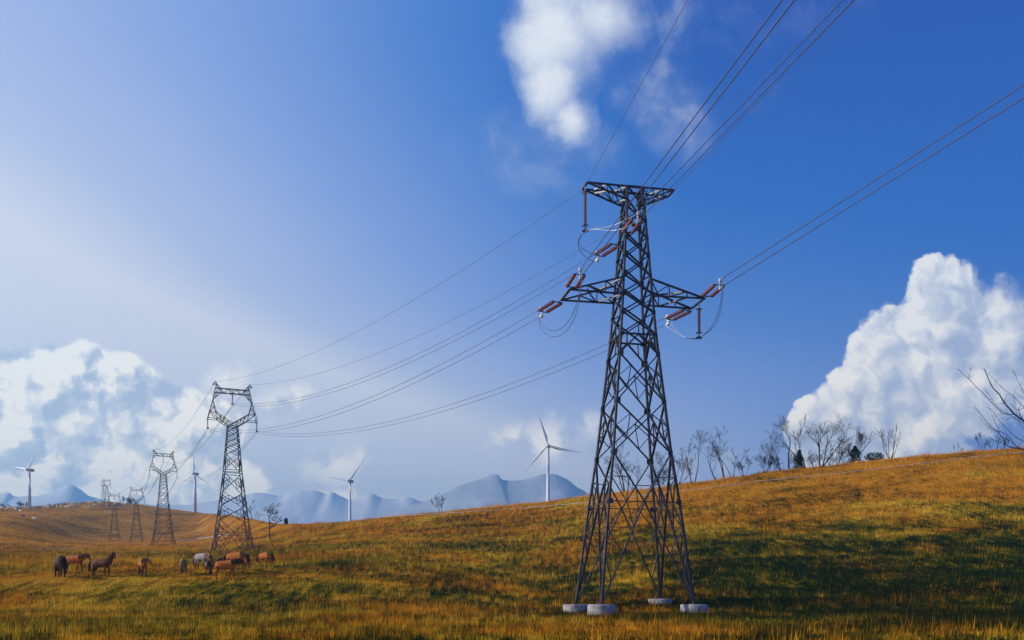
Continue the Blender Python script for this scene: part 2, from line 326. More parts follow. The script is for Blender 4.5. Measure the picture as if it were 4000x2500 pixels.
def grass_material():
    m = bpy.data.materials.new('dry_grass'); m.use_nodes = True; k = NT(m.node_tree); k.n.clear()
    pos = k.node('ShaderNodeNewGeometry').outputs['Position']
    at_ = k.node('ShaderNodeAttribute'); at_.attribute_name = 'tone'
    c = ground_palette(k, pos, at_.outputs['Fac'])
    d = k.node('ShaderNodeBsdfDiffuse'); k.l.new(c, d.inputs[0]); t = k.node('ShaderNodeBsdfTranslucent'); k.l.new(k.mix(1.0, c, (1.0, 0.86, 0.6, 1), 'MULTIPLY'), t.inputs[0])
    mx = k.node('ShaderNodeMixShader'); mx.inputs[0].default_value = 0.34; k.l.new(d.outputs[0], mx.inputs[1]); k.l.new(t.outputs[0], mx.inputs[2])
    o = k.node('ShaderNodeOutputMaterial'); k.l.new(mx.outputs[0], o.inputs[0]); return m

def build_terrain():
    ia = np.linspace(0, NA - 1, 520).astype(int); a = AG[ia]
    near = np.array([-80, -50, -30, -20, -10, 0, 8, 16, 24, 32.0]); rows = np.concatenate([near, YG[::2]])
    nx = len(a); V = np.zeros((len(rows), nx, 3))
    for r, y in enumerate(rows):
        x = a * max(y, 40.0) * (1 if y >= 40 else 1); V[r, :, 0] = x; V[r, :, 1] = y; V[r, :, 2] = H(x, np.full(nx, y))
    idx = np.arange(len(rows) * nx).reshape(len(rows), nx)
    Fq = np.stack([idx[:-1, :-1], idx[:-1, 1:], idx[1:, 1:], idx[1:, :-1]], -1).reshape(-1, 4)
    me = bpy.data.meshes.new('ground'); me.vertices.add(V.size // 3); me.vertices.foreach_set('co', V.reshape(-1))
    me.loops.add(Fq.size); me.loops.foreach_set('vertex_index', Fq.reshape(-1).astype(np.int32))
    me.polygons.add(len(Fq)); me.polygons.foreach_set('loop_start', np.arange(0, Fq.size, 4, dtype=np.int32))
    me.polygons.foreach_set('use_smooth', np.ones(len(Fq), bool)); me.update(calc_edges=True)
    me.materials.append(ground_material()); o = bpy.data.objects.new('ground', me); COL.objects.link(o)
    tag(o, 'rolling autumn meadow hillside of rust, straw and green', kind='structure')
build_terrain()

def build_grass():
    def scatter(n, y0, y1, px0, px1, expo, nb, hmin, hmax, wid, rad):
        u = RNG.random(n); Y = (y0 ** expo + u * (y1 ** expo - y0 ** expo)) ** (1 / expo)
        X = (RNG.uniform(px0, px1, n) - 2000) / FPX * Y
        Xb = np.repeat(X, nb) + RNG.normal(0, rad, n * nb); Yb = np.repeat(Y, nb) + RNG.normal(0, rad, n * nb)
        tone = np.clip(np.repeat(RNG.random(n), nb) * 0.72 + RNG.random(n * nb) * 0.28, 0, 1)
        patch = 0.55 + 0.9 * np.clip(vnoise(Xb / 5, Yb / 5, 5) + vnoise(Xb / 1.7, Yb / 1.7, 8) * 0.5 + 0.5, 0, 1)
        # graze the grass short where the horses feed and round the feet of the big tower
        hgt = RNG.uniform(hmin, hmax, n * nb) * patch * np.repeat(np.where(RNG.random(n) < 0.16, RNG.uniform(1.3, 2.0, n), RNG.uniform(0.45, 1.0, n)), nb)
        cr = np.exp(-((Xb + 36) / 24) ** 2 - ((Yb - 88) / 12) ** 2); hgt = hgt * (1 - 0.55 * cr) * (1 - 0.62 * np.exp(-((Xb - 9.3) ** 2 + (Yb - 71) ** 2) / 45.0))
        zb = H(Xb, Yb) - 0.03
        return Xb, Yb, zb, hgt, tone, np.full(n * nb, wid) * RNG.uniform(0.6, 1.4, n * nb)
    sets = [scatter(26000, 38, 75, -500, 4500, 1.6, 12, 0.13, 0.38, 0.030, 0.22),
            scatter(34000, 70, 130, -300, 4300, 1.6, 10, 0.18, 0.50, 0.040, 0.32),
            scatter(34000, 120, 240, -150, 4200, 1.5, 9, 0.22, 0.62, 0.060, 0.42),
            scatter(20000, 235, 480, -150, 1500, 1.3, 7, 0.18, 0.38, 0.11, 0.6),
            scatter(26000, 470, 780, -150, 1050, 1.2, 6, 0.10, 0.32, 0.17, 0.9)]
    Xb, Yb, zb, hg, tone, wd = [np.concatenate([s[i] for s in sets]) for i in range(6)]
    n = len(Xb); yaw = RNG.uniform(0, 2 * np.pi, n); lean = RNG.normal(0.12, 0.22, n); la = RNG.uniform(0, 2 * np.pi, n)
    dx, dy = np.cos(yaw) * wd / 2, np.sin(yaw) * wd / 2
    tx = Xb + np.cos(la) * lean * hg + 0.05 * hg; ty = Yb + np.sin(la) * lean * hg
    P = np.empty((n, 3, 3)); P[:, 0] = np.stack([Xb - dx, Yb - dy, zb], -1); P[:, 1] = np.stack([Xb + dx, Yb + dy, zb], -1); P[:, 2] = np.stack([tx, ty, zb + hg], -1)
    me = bpy.data.meshes.new('meadow_grass'); me.vertices.add(n * 3); me.vertices.foreach_set('co', P.reshape(-1))
    me.loops.add(n * 3); me.loops.foreach_set('vertex_index', np.arange(n * 3, dtype=np.int32))
    me.polygons.add(n); me.polygons.foreach_set('loop_start', np.arange(0, n * 3, 3, dtype=np.int32)); me.update(calc_edges=True)
    at_ = me.attributes.new('tone', 'FLOAT', 'POINT'); at_.data.foreach_set('value', np.repeat(tone, 3).astype(np.float32))
    me.materials.append(grass_material()); o = bpy.data.objects.new('meadow_grass', me); COL.objects.link(o)
    tag(o, 'dry golden and green grass covering the hillside', 'grass', kind='stuff')
build_grass()

# ------------------------------------------------------------------ mountains far away
def build_mountains():
  for which in (0, 1):
    m = bpy.data.materials.new('hazed_rock'); m.use_nodes = True; k = NT(m.node_tree); p = k.n['Principled BSDF']
    pos = k.node('ShaderNodeNewGeometry').outputs['Position']
    c = k.ramp(k.noise(pos, 0.006, 7.0, 0.65), [(0.38, (0.40, 0.41, 0.43)), (0.55, (0.47, 0.47, 0.48)), (0.68, (0.58, 0.57, 0.56))] if which == 0 else [(0.38, (0.74, 0.72, 0.70)), (0.55, (0.79, 0.77, 0.75)), (0.68, (0.84, 0.82, 0.80))])  # rock paled in colour to add to the haze, the jagged range most
    k.l.new(c, p.inputs['Base Color']); p.inputs['Roughness'].default_value = 1.0; p.inputs['Specular IOR Level'].default_value = 0.0
    def rng(name, Y0, prof, label, depth):
        px = np.linspace(prof[0][0], prof[-1][0], 420); ridge = pchip([q[0] for q in prof], [q[1] for q in prof], px)
        jag = np.array([vnoise(np.array([x / 23.0]), np.array([3.3]), 4)[0] * 3.5 + vnoise(np.array([x / 8.0]), np.array([7.3]), 6)[0] * 2 for x in px])
        base_r = np.convolve(np.pad(ridge, 30, mode='edge'), np.ones(61) / 61, 'valid'); V = []; Fc = []; nr = 46
        for j in range(nr):
            t = j / (nr - 1); Y = Y0 - depth * (1 - t) if t <= 1 else Y0
            for i, x in enumerate(px):
                X = at(x, Y0) * (0.9 + 0.1 * t); wv = 1 - t; xs_ = x + wv * 700 * vnoise(np.array([x / 150.0]), np.array([5.5]), 7)[0]; rr_ = base_r[i] + (np.interp(xs_, px, ridge) - base_r[i]) * (0.12 + 0.88 * t ** 7) + jag[i] * t ** 24; hz = (HOR - rr_) / FPX * Y0
                prof_t = t ** 1.15; Xs = X + 0.8 * (Y0 - Y); nz = vnoise(np.array([Xs / 210.0]), np.array([Y / 260.0]), 9)[0] * 0.06 + vnoise(np.array([(X - 0.5 * (Y0 - Y)) / 75.0]), np.array([Y / 90.0]), 3)[0] * 0.025 + vnoise(np.array([X / 31.0]), np.array([Y / 37.0]), 2)[0] * 0.016
                z = hz * (prof_t + nz * math.sin(math.pi * t) * 0.9); V.append((X, Y, z))
        for j in range(nr - 1):
            for i in range(len(px) - 1):
                q = j * len(px) + i; Fc.append((q, q + 1, q + len(px) + 1, q + len(px)))
        # back slope
        b0 = (nr - 1) * len(px); i0 = len(V)
        for i, x in enumerate(px): V.append((at(x, Y0) * 1.0, Y0 + 300, -20))
        for i in range(len(px) - 1): Fc.append((b0 + i, b0 + i + 1, i0 + i + 1, i0 + i))
        o = meshobj(name, V, Fc, m, None, True); tag(o, label, kind='structure')
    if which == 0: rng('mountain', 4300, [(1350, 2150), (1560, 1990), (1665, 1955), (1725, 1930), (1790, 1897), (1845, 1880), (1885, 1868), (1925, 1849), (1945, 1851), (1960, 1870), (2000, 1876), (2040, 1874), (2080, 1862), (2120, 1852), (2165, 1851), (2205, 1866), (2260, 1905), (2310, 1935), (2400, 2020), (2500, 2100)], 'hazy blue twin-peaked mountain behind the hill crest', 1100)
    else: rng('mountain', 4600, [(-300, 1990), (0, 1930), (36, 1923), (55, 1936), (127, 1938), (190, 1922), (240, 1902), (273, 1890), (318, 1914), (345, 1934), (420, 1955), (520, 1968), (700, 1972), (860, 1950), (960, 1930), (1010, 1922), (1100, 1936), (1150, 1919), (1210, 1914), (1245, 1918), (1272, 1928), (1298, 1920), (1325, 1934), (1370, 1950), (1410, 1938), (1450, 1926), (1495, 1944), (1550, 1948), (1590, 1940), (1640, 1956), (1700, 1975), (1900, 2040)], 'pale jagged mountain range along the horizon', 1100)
build_mountains()

# ------------------------------------------------------------------ main lattice tower
TH = 0.198; TC = Vector((9.306, 74.0, EYE))
CT, ST = math.cos(TH), math.sin(TH)
S_H = [0.0, 7.645, 11.398, 20.504, 31.949]; S_S = [7.149, 5.486, 4.517, 2.76, 1.153]
def side(h): return float(np.interp(h, S_H, S_S)) if h >= 0 else 7.149 - h * 0.22
def hfrom(py):
    h = 10.0
    for _ in range(30): h = (HOR - py) * (74 - side(h) / 2 * (CT + ST)) / FPX
    return h
def corner(i, h):       # 0 near-left 1 near-right 2 far-right 3 far-left
    s = side(h) / 2; return Vector(((-s, -s), (s, -s), (s, s), (-s, s))[i] + (h,))
FACE_N = [(0, 1, 0), (1, 0, 0), (0, 1, 0), (1, 0, 0)]
def loc2w(p): return TC + Vector((p[0] * CT - p[1] * ST, p[0] * ST + p[1] * CT, p[2]))
def x_panel(b, P00, P10, P01, P11, w, n, subs=False, ws=0.05, off=0.0):
    """P00,P10 = lower left/right, P01,P11 = upper left/right"""
    o = Vector(n) * off
    b.beam(P00, P11, w, n); b.beam(P10 + o, P01 + o, w, n)
    if subs:
        for lo, hi, lo2, hi2 in ((P00, P01, P11, P10), (P10, P11, P01, P00)):
            mid = (lo + hi) / 2; q1 = lo.lerp(lo2, 0.25); q2 = hi.lerp(hi2, 0.25)
            b.beam(mid, q1, ws, n); b.beam(mid, q2, ws, n); b.beam(q1, q2, ws, n)
def portal(b, F0, F1, T0, T1, MA0, MA1, n, w, ws, fr=(0.22, 0.49, 0.745), up=True):
    """inverted V from the feet F to the middle of the tie MA, and V above it up to T"""
    mid = (MA0 + MA1) / 2; b.beam(MA0, MA1, ws * 1.15, n)
    for Fo, Ma, To in ((F0, MA0, T0), (F1, MA1, T1)):
        b.beam(Fo, mid, w, n); q4 = Ma.lerp(mid, 0.5)
        L = [Fo.lerp(Ma, f) for f in fr]; Q = [Fo.lerp(mid, f) for f in fr]
        for i in range(len(fr)):
            b.beam(L[i], Q[i], ws, n)
            nxt = L[i + 1] if i + 1 < len(fr) else q4
            b.beam(nxt, Q[i], ws, n)
        b.beam(L[-1], q4, ws, n)
        if up:
            b.beam(To, mid, w, n); l = Ma.lerp(To, 0.5); q = mid.lerp(To, 0.5)
            b.beam(l, q, ws, n); b.beam(l, q4, ws, n); b.beam(q, q4, ws, n)
def build_main_tower():
    MB.DEEP = 1.9      # steel angles stand deeper than they are wide
    root = empty('transmission_tower', TC, TH)
    tag(root, 'tall dark steel lattice pylon on four concrete footings with two pairs of cross-arms', 'pylon')
    dz = {0: 0.0, 1: 0.0, 2: 0.45, 3: 0.0}      # the uphill footing stands higher
    LV = [hfrom(y) for y in (1956, 1763, 1562, 1376, 1300, 1213, 1139, 1069, 992, 922, 856, 804)] + [31.949]
    for i in range(4):
        b = MB(); hs = [dz[i]] + [h for h in S_H[1:]]
        for h0, h1_ in zip(hs[:-1], hs[1:]): b.beam(corner(i, h0), corner(i, h1_), 0.14 if h0 < 20 else 0.13, (0, 1, 0), ext=0.02)
        b.build('leg', M['steel'], root)
    for f in range(4):
        i, j = f, (f + 1) % 4; n = FACE_N[f]; b = MB()
        sgn = 1 if f in (0, 3) else -1
        fi, fj = corner(i, dz[i] + 0.02), corner(j, dz[j] + 0.02)
        portal(b, fi, fj, corner(i, LV[1]), corner(j, LV[1]), corner(i, LV[0]), corner(j, LV[0]), n, 0.085, 0.055)
        x_panel(b, corner(i, LV[1]), corner(j, LV[1]), corner(i, LV[2]), corner(j, LV[2]), 0.085, n, True, 0.05, 0.03)
        x_panel(b, corner(i, LV[2]), corner(j, LV[2]), corner(i, LV[3]), corner(j, LV[3]), 0.085, n, True, 0.05, 0.03)
        m4 = (corner(i, LV[4]) + corner(j, LV[4])) / 2
        b.beam(corner(i, LV[4]), corner(j, LV[4]), 0.10, n); b.beam(corner(i, LV[3]), m4, 0.10, n); b.beam(corner(j, LV[3]), m4, 0.10, n)
        for c in (i, j): b.beam(corner(c, LV[4]).lerp(m4, 0.36), corner(c, LV[3]).lerp(m4, 0.36), 0.06, n)
        for a, c in zip(LV[4:-1], LV[5:]): x_panel(b, corner(i, a), corner(j, a), corner(i, c), corner(j, c), 0.09, n, False, 0.06, 0.03)
        xm = (corner(i, LV[4]) + corner(j, LV[5])) / 2; b.beam(m4, Vector((m4.x, m4.y, xm.z)), 0.06, n)
        b.beam(corner(i, LV[-1]), corner(j, LV[-1]), 0.12, n)
        for c in (i, j):
            for q, h in enumerate(LV[:-1]):
                g = 0.19 if q < 4 else 0.14; cc = corner(c, h); mid_ = (corner(i, h) + corner(j, h)) / 2; o_ = cc.lerp(mid_, min(0.09 / max((mid_ - cc).length, 0.1) + 0.02, 0.3)); out_ = Vector(n) * (-0.13 * sgn)
                b.beam(o_ + out_ - Vector((0, 0, g)), o_ + out_ + Vector((0, 0, g)), 0.012, n, g * 1.5)
        b.build('lattice_bracing', M['steel'], root)
    for i in range(4):
        c = corner(i, dz[i]); gz = h1(*(loc2w(c).xy)) - EYE
        b = MB(); r = 1.02 if i != 2 else 0.98; n = 40; z0 = gz - 0.6; zt = dz[i]
        for z, rr in ((z0, r), (zt - 0.07, r), (zt - 0.015, r - 0.03), (zt, r - 0.09), (zt + 0.0, 0.001)):
            for t in range(n):
                b.v.append(Vector((c.x + rr * math.cos(2 * math.pi * t / n), c.y + rr * math.sin(2 * math.pi * t / n), z)))
        for k_ in range(4):
            for t in range(n): u = (t + 1) % n; b.f.append((k_ * n + t, k_ * n + u, (k_ + 1) * n + u, (k_ + 1) * n + t))
        fo = b.build('footing', M['concrete'], root); b2 = MB(); b2.beam(c + Vector((0, 0, -0.004)), c + Vector((0, 0, 0.05)), 0.5, (0, 1, 0)); b2.build('base_plate', M['steel'], fo)
    # cross-arms
    def arm(sx, L, hw, hb, htip, ht, wr, nseg, ww, top_flat=False):
        b = MB(); sd = 1 if sx > 0 else -1
        def rootc(v, h): s = side(h) / 2; return Vector((sd * s, v * s, h))
        tips = [Vector((sd * (side(hb) / 2 + L), v * hw, htip)) for v in (-1, 1)]
        TN, BN = [], []
        for v, tip in zip((-1, 1), tips):
            rt, rb = rootc(v, ht), rootc(v, hb); b.beam(rt, tip, wr, (0, 1, 0)); b.beam(rb, tip, wr, (0, 1, 0))
            tn = [rt.lerp(tip, k_ / nseg) for k_ in range(nseg + 1)]; bn = [rb.lerp(tip, k_ / nseg) for k_ in range(nseg + 1)]; TN.append(tn); BN.append(bn)
            for k_ in range(1, nseg): b.beam(tn[k_], bn[k_], ww, (0, 1, 0)); b.beam(tn[k_], bn[k_ - 1], ww, (0, 1, 0))
        b.beam(tips[0], tips[1], wr, (1, 0, 0))
        for S_ in (TN, BN):
            for k_ in range(1, nseg + 1):
                a_, c_ = (S_[0][k_ - 1], S_[1][k_]) if k_ % 2 else (S_[1][k_ - 1], S_[0][k_])
                if k_ < nseg: b.beam(a_, c_, ww, (0, 0, 1))
        b.build('cross_arm', M['steel'], root); return tips
    hb, ht = hfrom(1147.5), hfrom(1081)
    T = {}
    T['ml'] = arm(-1, 4.18, 1.30, hb, hb + 0.02, ht, 0.10, 3, 0.065)
    T['mr'] = arm(1, 4.15, 1.30, hb, hb + 0.02, ht, 0.10, 3, 0.065)
    hT = 31.949; hTb = hfrom(779)
    T['tl'] = arm(-1, 3.15, 0.62, hTb, hT, hT - 0.0, 0.09, 4, 0.055)
    T['tr'] = arm(1, 2.45, 0.62, hTb, hT, hT - 0.0, 0.09, 3, 0.055)
    MB.DEEP = 1.0
    return {k_: [loc2w(p) for p in v] for k_, v in T.items()}, LV
TIPS, LV = build_main_tower()

# ------------------------------------------------------------------ insulators and cables
def sag_pts(p, q, sag, n=40):
    p = Vector(p); q = Vector(q); return [p.lerp(q, i / n) - Vector((0, 0, 4 * sag * (i / n) * (1 - i / n))) for i in range(n + 1)]
M['wire_sunlit'] = material('sunlit_tone_cable', (0.55, 0.55, 0.60), 0.35, 0.3, 0.8, (0.45, 0.45, 0.5), 1)  # lit copy of the cable material, sunlight put into its colour
def cable(pts, r, label, group, name='power_cable', cat='cable'):
    o = Vector(pts[0]); b = MB(); b.tube([Vector(p) - o for p in pts], r, 6); c = b.build(name, M['wire_sunlit' if label.startswith('pale') else 'wire'], None, True); c.location = o
    return tag(c, label, cat, group)
def string_mesh(b, p, q, R_, r0, n):
    """ribbed ceramic rod from p to q"""
    pts = []; rad = []
    for i in range(n):
        for t, rr in ((0.0, r0), (0.25, R_), (0.45, R_ * 0.95), (0.7, r0)): pts.append(Vector(p).lerp(Vector(q), (i + t) / n)); rad.append(rr)
    pts.append(Vector(q)); rad.append(r0); b.tube(pts, rad, 12)
def tension_set(P, d, label, twin=0.30, L=2.05):
    """strain insulators from attachment P along unit direction d; returns the two cable ends"""
    d = Vector(d).normalized(); root = empty('tension_insulator', P); tag(root, label, 'insulator', 'strain insulators of the near pylon')
    side_ = d.cross(Vector((0, 0, 1))).normalized(); up = side_.cross(d).normalized(); Z0 = Vector((0, 0, 0))
    a = d * 0.45; hw = 0.36
    b = MB(); b.tube([Z0, a], 0.03, 6); b.beam(a - side_ * (hw + .08), a + side_ * (hw + .08), 0.09, d, 0.05); b.build('yoke_plate', M['steel'], root)
    e = a + d * (L + 0.25)
    for s in (-1, 1):
        b = MB(); string_mesh(b, a + side_ * hw * s + d * 0.12, a + side_ * hw * s + d * (0.12 + L), 0.145, 0.09, 16); b.build('insulator_string', M['ceramic'], root)
    b = MB(); b.beam(e - side_ * (hw + .08), e + side_ * (hw + .08), 0.08, d, 0.05)
    for s in (-1, 1):
        for q in (a + side_ * hw * s, e - d * 0.13 + side_ * hw * s): b.tube([q, q + d * 0.13], 0.045, 6)
    b.build('far_yoke', M['steel'], root)
    b = MB(); c0 = e + d * 0.05; b.beam(c0 + up * (twin + .1), c0 - up * (twin + .1), 0.10, side_, 0.14)
    ends = []
    for s in (1, -1):
        g = c0 + up * twin * s; b.beam(g, g + d * 0.22, 0.2, side_, 0.24); b.tube([g + d * 0.2, g + d * 0.55], [0.05, 0.03], 6); ends.append(Vector(P) + g + d * 0.5)
    b.build('cable_clamp', M['fitting'], root); return ends
def suspension(P, L, label, group, R_=0.15, scale=1.0, n=26, mat='ceramic_dark', ring=True):
    root = empty('suspension_insulator', P); tag(root, label, 'insulator', group)
    b = MB(); b.tube([(0, 0, 0), (0, 0, -0.45 * scale)], 0.035, 6); b.beam((0, 0, 0.0), (0, 0, -0.2 * scale), 0.12, (0, 1, 0)); b.build('hanger', M['fitting'], root)
    b = MB(); string_mesh(b, (0, 0, -0.42 * scale), (0, 0, -L + 0.42 * scale), R_, R_ * 0.55, n); b.build('insulator_string', M[mat], root)
    if ring:
        for z in (-0.45 * scale, -L + 0.45 * scale): b = MB(); b.torus((0, 0, z), R_ * 1.9, 0.028); b.build('guard_ring', M['steel'], root, True)
    b = MB(); b.tube([(0, 0, -L + 0.42 * scale), (0, 0, -L + 0.12)], 0.035, 6); b.tube([(-0.22, 0, -L + .02), (0, 0, -L + 0.12), (0.22, 0, -L + .02)], [0.07, 0.13, 0.07], 8); b.build('cable_clamp', M['steel'], root)
    return Vector(P) + Vector((0, 0, -L))
DN = Vector((math.sin(R(12)), -math.cos(R(12)), -0.035))      # towards the next pylon behind the camera
# cat-head towers: (px of axis, distance, scale, rotation)
CT2 = [(908, 178.0, 1.0, R(24)), (638, 316.0, 0.985, R(27)), (533, 428.0, 0.785, R(30)), (447, 472.0, 0.742, R(32)), (417, 648.0, 0.63, R(34)), (403, 705.0, 0.50, R(75))]

def build_cathead(px, Y, scale, rz, wl, label):
    x = at(px, Y); z = h1(x, Y); root = empty('transmission_tower', (x, Y, z), rz, scale)
    tag(root, label, 'pylon', 'cat-head pylons marching over the hill')
    HH = [0.0, 3.6, 8.6, 15.0, 23.5]; SS = [7.0, 5.75, 4.45, 3.05, 1.75]
    def sd(h): return float(np.interp(h, HH, SS)) if h > 0 else 7.0 - h * 0.3
    def cn(i, h): s = sd(h) / 2; return Vector(((-s, -s), (s, -s), (s, s), (-s, s))[i] + (h,))
    low = -1.6; wb = wl * 0.72; ws = wl * 0.6
    for i in range(4):
        b = MB(); hs = [low] + HH[1:]
        for a, c in zip(hs[:-1], hs[1:]): b.beam(cn(i, a), cn(i, c), wl, (0, 1, 0), ext=0.02)
        b.build('leg', M['steel_far'], root)
    lv = [3.6, 6.0, 8.7, 11.2, 14.7]; lv2 = [14.7, 15.3, 18.2, 19.5, 20.5, 21.5, 22.5, 23.5]
    for f in range(4):
        i, j = f, (f + 1) % 4; n = FACE_N[f]; b = MB()
        portal(b, cn(i, low), cn(j, low), cn(i, lv[1]), cn(j, lv[1]), cn(i, lv[0]), cn(j, lv[0]), n, wb, ws, (0.35, 0.55, 0.8))
        for a, c in zip(lv[1:-1], lv[2:]): x_panel(b, cn(i, a), cn(j, a), cn(i, c), cn(j, c), wb, n, True, ws, 0.02)
        for h in (14.7, 15.3): b.beam(cn(i, h), cn(j, h), wb, n)
        for a, c in zip(lv2[1:-1], lv2[2:]): x_panel(b, cn(i, a), cn(j, a), cn(i, c), cn(j, c), wb, n, a == 15.3, ws, 0.02)
        b.beam(cn(i, 23.5), cn(j, 23.5), wb * 1.3, n); b.build('lattice_bracing', M['steel_far'], root)
    # window head: near and far frames joined by short ties
    D = 0.85
    def P(x, h, v): return Vector((x, v * (D if h < 25 else 0.42 if h > 27 else 0.6), h))
    def pair(b, a, c, w):
        for v in (-1, 1): b.beam(P(*a, v), P(*c, v), w, (0, 1, 0))
    def ties(b, pts, w):
        for q in pts: b.beam(P(*q, -1), P(*q, 1), w, (0, 0, 1))
    NK, TIPA, KO, KI, JB, WA, TO, CB, CTP, PK, PO, PI_ = (0.87, 23.5), (4.4, 24.7), (4.1, 26.0), (2.95, 25.95), (2.6, 24.6), (3.5, 28.1), (3.05, 29.55), (2.2, 29.55), (2.2, 30.35), (3.1, 31.5), (3.5, 31.0), (2.7, 31.0)
    TOP = (3.05, 30.4)
    for s in (-1, 1):
        g = lambda q: (q[0] * s, q[1]); b = MB()
        pair(b, g(NK), g(JB), wb * 1.1); pair(b, (-0.87 * s * 0.98, 23.5), g(KI), wb * 1.1); pair(b, g(JB), g(KO), wb); pair(b, g(JB), g(TIPA), wb); pair(b, g(TIPA), g(KO), wb * 1.1); pair(b, g(KO), g(KI), ws); pair(b, g(KI), g(JB), ws)
        L0, L1, U0, U1 = Vector(NK), Vector(JB), Vector((0.1, 24.15)), Vector(KI)
        for t in (0.25, 0.5, 0.75):
            l = L0.lerp(L1, t); u = U0.lerp(U1, t); l2 = L0.lerp(L1, t - 0.22); pair(b, g(l), g(u), ws); pair(b, g(u), g(l2), ws)
        ties(b, [g(NK), g(JB), g(KI), g(KO), g(TIPA)], ws); b.build('window_arm', M['steel_far'], root)
        b = MB(); pair(b, g(KO), g(WA), wb); pair(b, g(KI), g(WA), wb); pair(b, g(WA), g(TOP), wb); pair(b, g(WA), g(CB), wb)
        a = Vector(KO).lerp(Vector(WA), 0.45); c = Vector(KI).lerp(Vector(WA), 0.45); pair(b, g(a), g(c), ws); pair(b, g(KO), g(c), ws)
        a = Vector(TO).lerp(Vector(WA), 0.5); c = Vector(CB).lerp(Vector(WA), 0.5); pair(b, g(a), g(c), ws); pair(b, g(TO), g(c), ws); ties(b, [g(WA), g(a), g(c)], ws)
        b.build('window_post', M['steel_far'], root)
        b = MB(); pair(b, g(TOP), g((2.78, 31.0)), wb); pair(b, g(CTP), g(PK), wb); pair(b, g(PK), g(PO), ws); pair(b, g(PO), g(PI_), ws); pair(b, g((2.75, 30.7)), g((3.0, 30.7)), ws); b.beam(P(*g(PO), -1), P(*g(PO), 1), ws); b.beam(P(*g(PK), -1), P(*g(PK), 1), ws)
        b.build('earth_wire_peak', M['steel_far'], root)
    b = MB(); pair(b, (-3.05, 29.55), (3.05, 29.55), wb); pair(b, (-3.05, 30.38), (3.05, 30.38), wb)
    xs = np.linspace(-3.05, 3.05, 9)
    for q in range(8):
        a, c = xs[q], xs[q + 1]
        if q % 2: pair(b, (a, 30.38), (c, 29.55), ws)
        else: pair(b, (a, 29.55), (c, 30.38), ws)
        b.beam(P(a, 29.55, -1), P(c, 29.55, 1), ws); b.beam(P(a, 30.38, 1), P(c, 30.38, -1), ws)
    for q in (-2.2, 0, 2.2): pair(b, (q, 29.55), (q, 30.38), ws)
    b.build('cross_beam', M['steel_far'], root)
    W = Matrix.Translation((x, Y, z)) @ Matrix.Rotation(rz, 4, 'Z') @ Matrix.Scale(scale, 4)
    out = {'peakL': W @ Vector((-3.1, 0, 31.5)), 'peakR': W @ Vector((3.1, 0, 31.5))}
    for key, q in (('L', (-4.4, 0, 24.7)), ('C', (0, 0, 29.5)), ('R', (4.4, 0, 24.7))): out[key] = W @ Vector(q)
    out['scale'] = scale; return out
CLAB = ['largest cat-head steel pylon, behind the grazing horses', 'second cat-head steel pylon, on the slope left of the largest one', 'third cat-head steel pylon, with hazy blue lattice in mid slope',
        'fourth cat-head steel pylon, small and faint beside the footed tower', 'small faint cat-head pylon on two pale stub footings near the sheep', 'tiny slim pylon peeping over the crest behind the sheep flock']
CH = []
for q, (px, Y, s_, rz) in enumerate(CT2):
    CH.append(build_cathead(px, Y, s_, rz, 0.13 if q == 0 else 0.12 if q == 1 else 0.11, CLAB[q]))
for px in (409, 428):     # the two pale footings under the small crest tower
    g = ground_at(px, 2003, 300); b = MB(); b.tube([(0, 0, -0.4), (0, 0, 1.3)], 0.33, 12); o = b.build('concrete_stub', M['white']); o.location = g
    tag(o, 'small pale concrete stub, %s of the pair below the little crest pylon' % ('left' if px < 415 else 'right'), 'footing', 'pale stubs under the crest pylon')
# insulators of the cat-head towers and their lower ends
WN = ['behind the horses', 'second along the line', 'third along the line', 'fourth along the line', 'by the sheep', 'at the crest']
ENDS = []
for q, c in enumerate(CH):
    e = {}
    for key, nm in (('L', 'left arm'), ('C', 'middle beam'), ('R', 'right arm')):
        if q == 5: e[key] = c[key]; continue
        e[key] = suspension(c[key], 1.95 * c['scale'], 'slim reddish insulator string hanging from the %s of the pylon %s' % (nm, WN[q]), 'insulators hanging on the cat-head pylons', 0.11, 0.55, 14, 'ceramic', q == 0)
    ENDS.append(e)
NUM = ['first', 'second', 'third', 'fourth', 'fifth']
for q in range(5):
    a, b_ = CH[q], CH[q + 1]; r = [0.028, 0.035, 0.05, 0.05, 0.05][q]
    for key, nm in (('peakL', 'left'), ('peakR', 'right')):
        cable(sag_pts(a[key], b_[key], [3.2, 4, 1.2, 1.5, 1][q]), r, 'thin earth wire of the %s receding span, %s peaks' % (NUM[q], nm), 'earth wires of the receding line', 'earth_wire')
    for key, nm in (('L', 'left'), ('C', 'middle'), ('R', 'right')):
        for s in ((-0.2, 0.2) if q < 2 else (0.0,)):
            cable(sag_pts(ENDS[q][key] + Vector((0, 0, s)), ENDS[q + 1][key] + Vector((0, 0, s)), [4.2, 5, 1.6, 2, 1][q]), r, 'sagging conductor of the %s receding span, %s phase%s' % (NUM[q], nm, '' if q > 1 else ', upper wire' if s > 0 else ', lower wire'), 'conductors of the receding line')

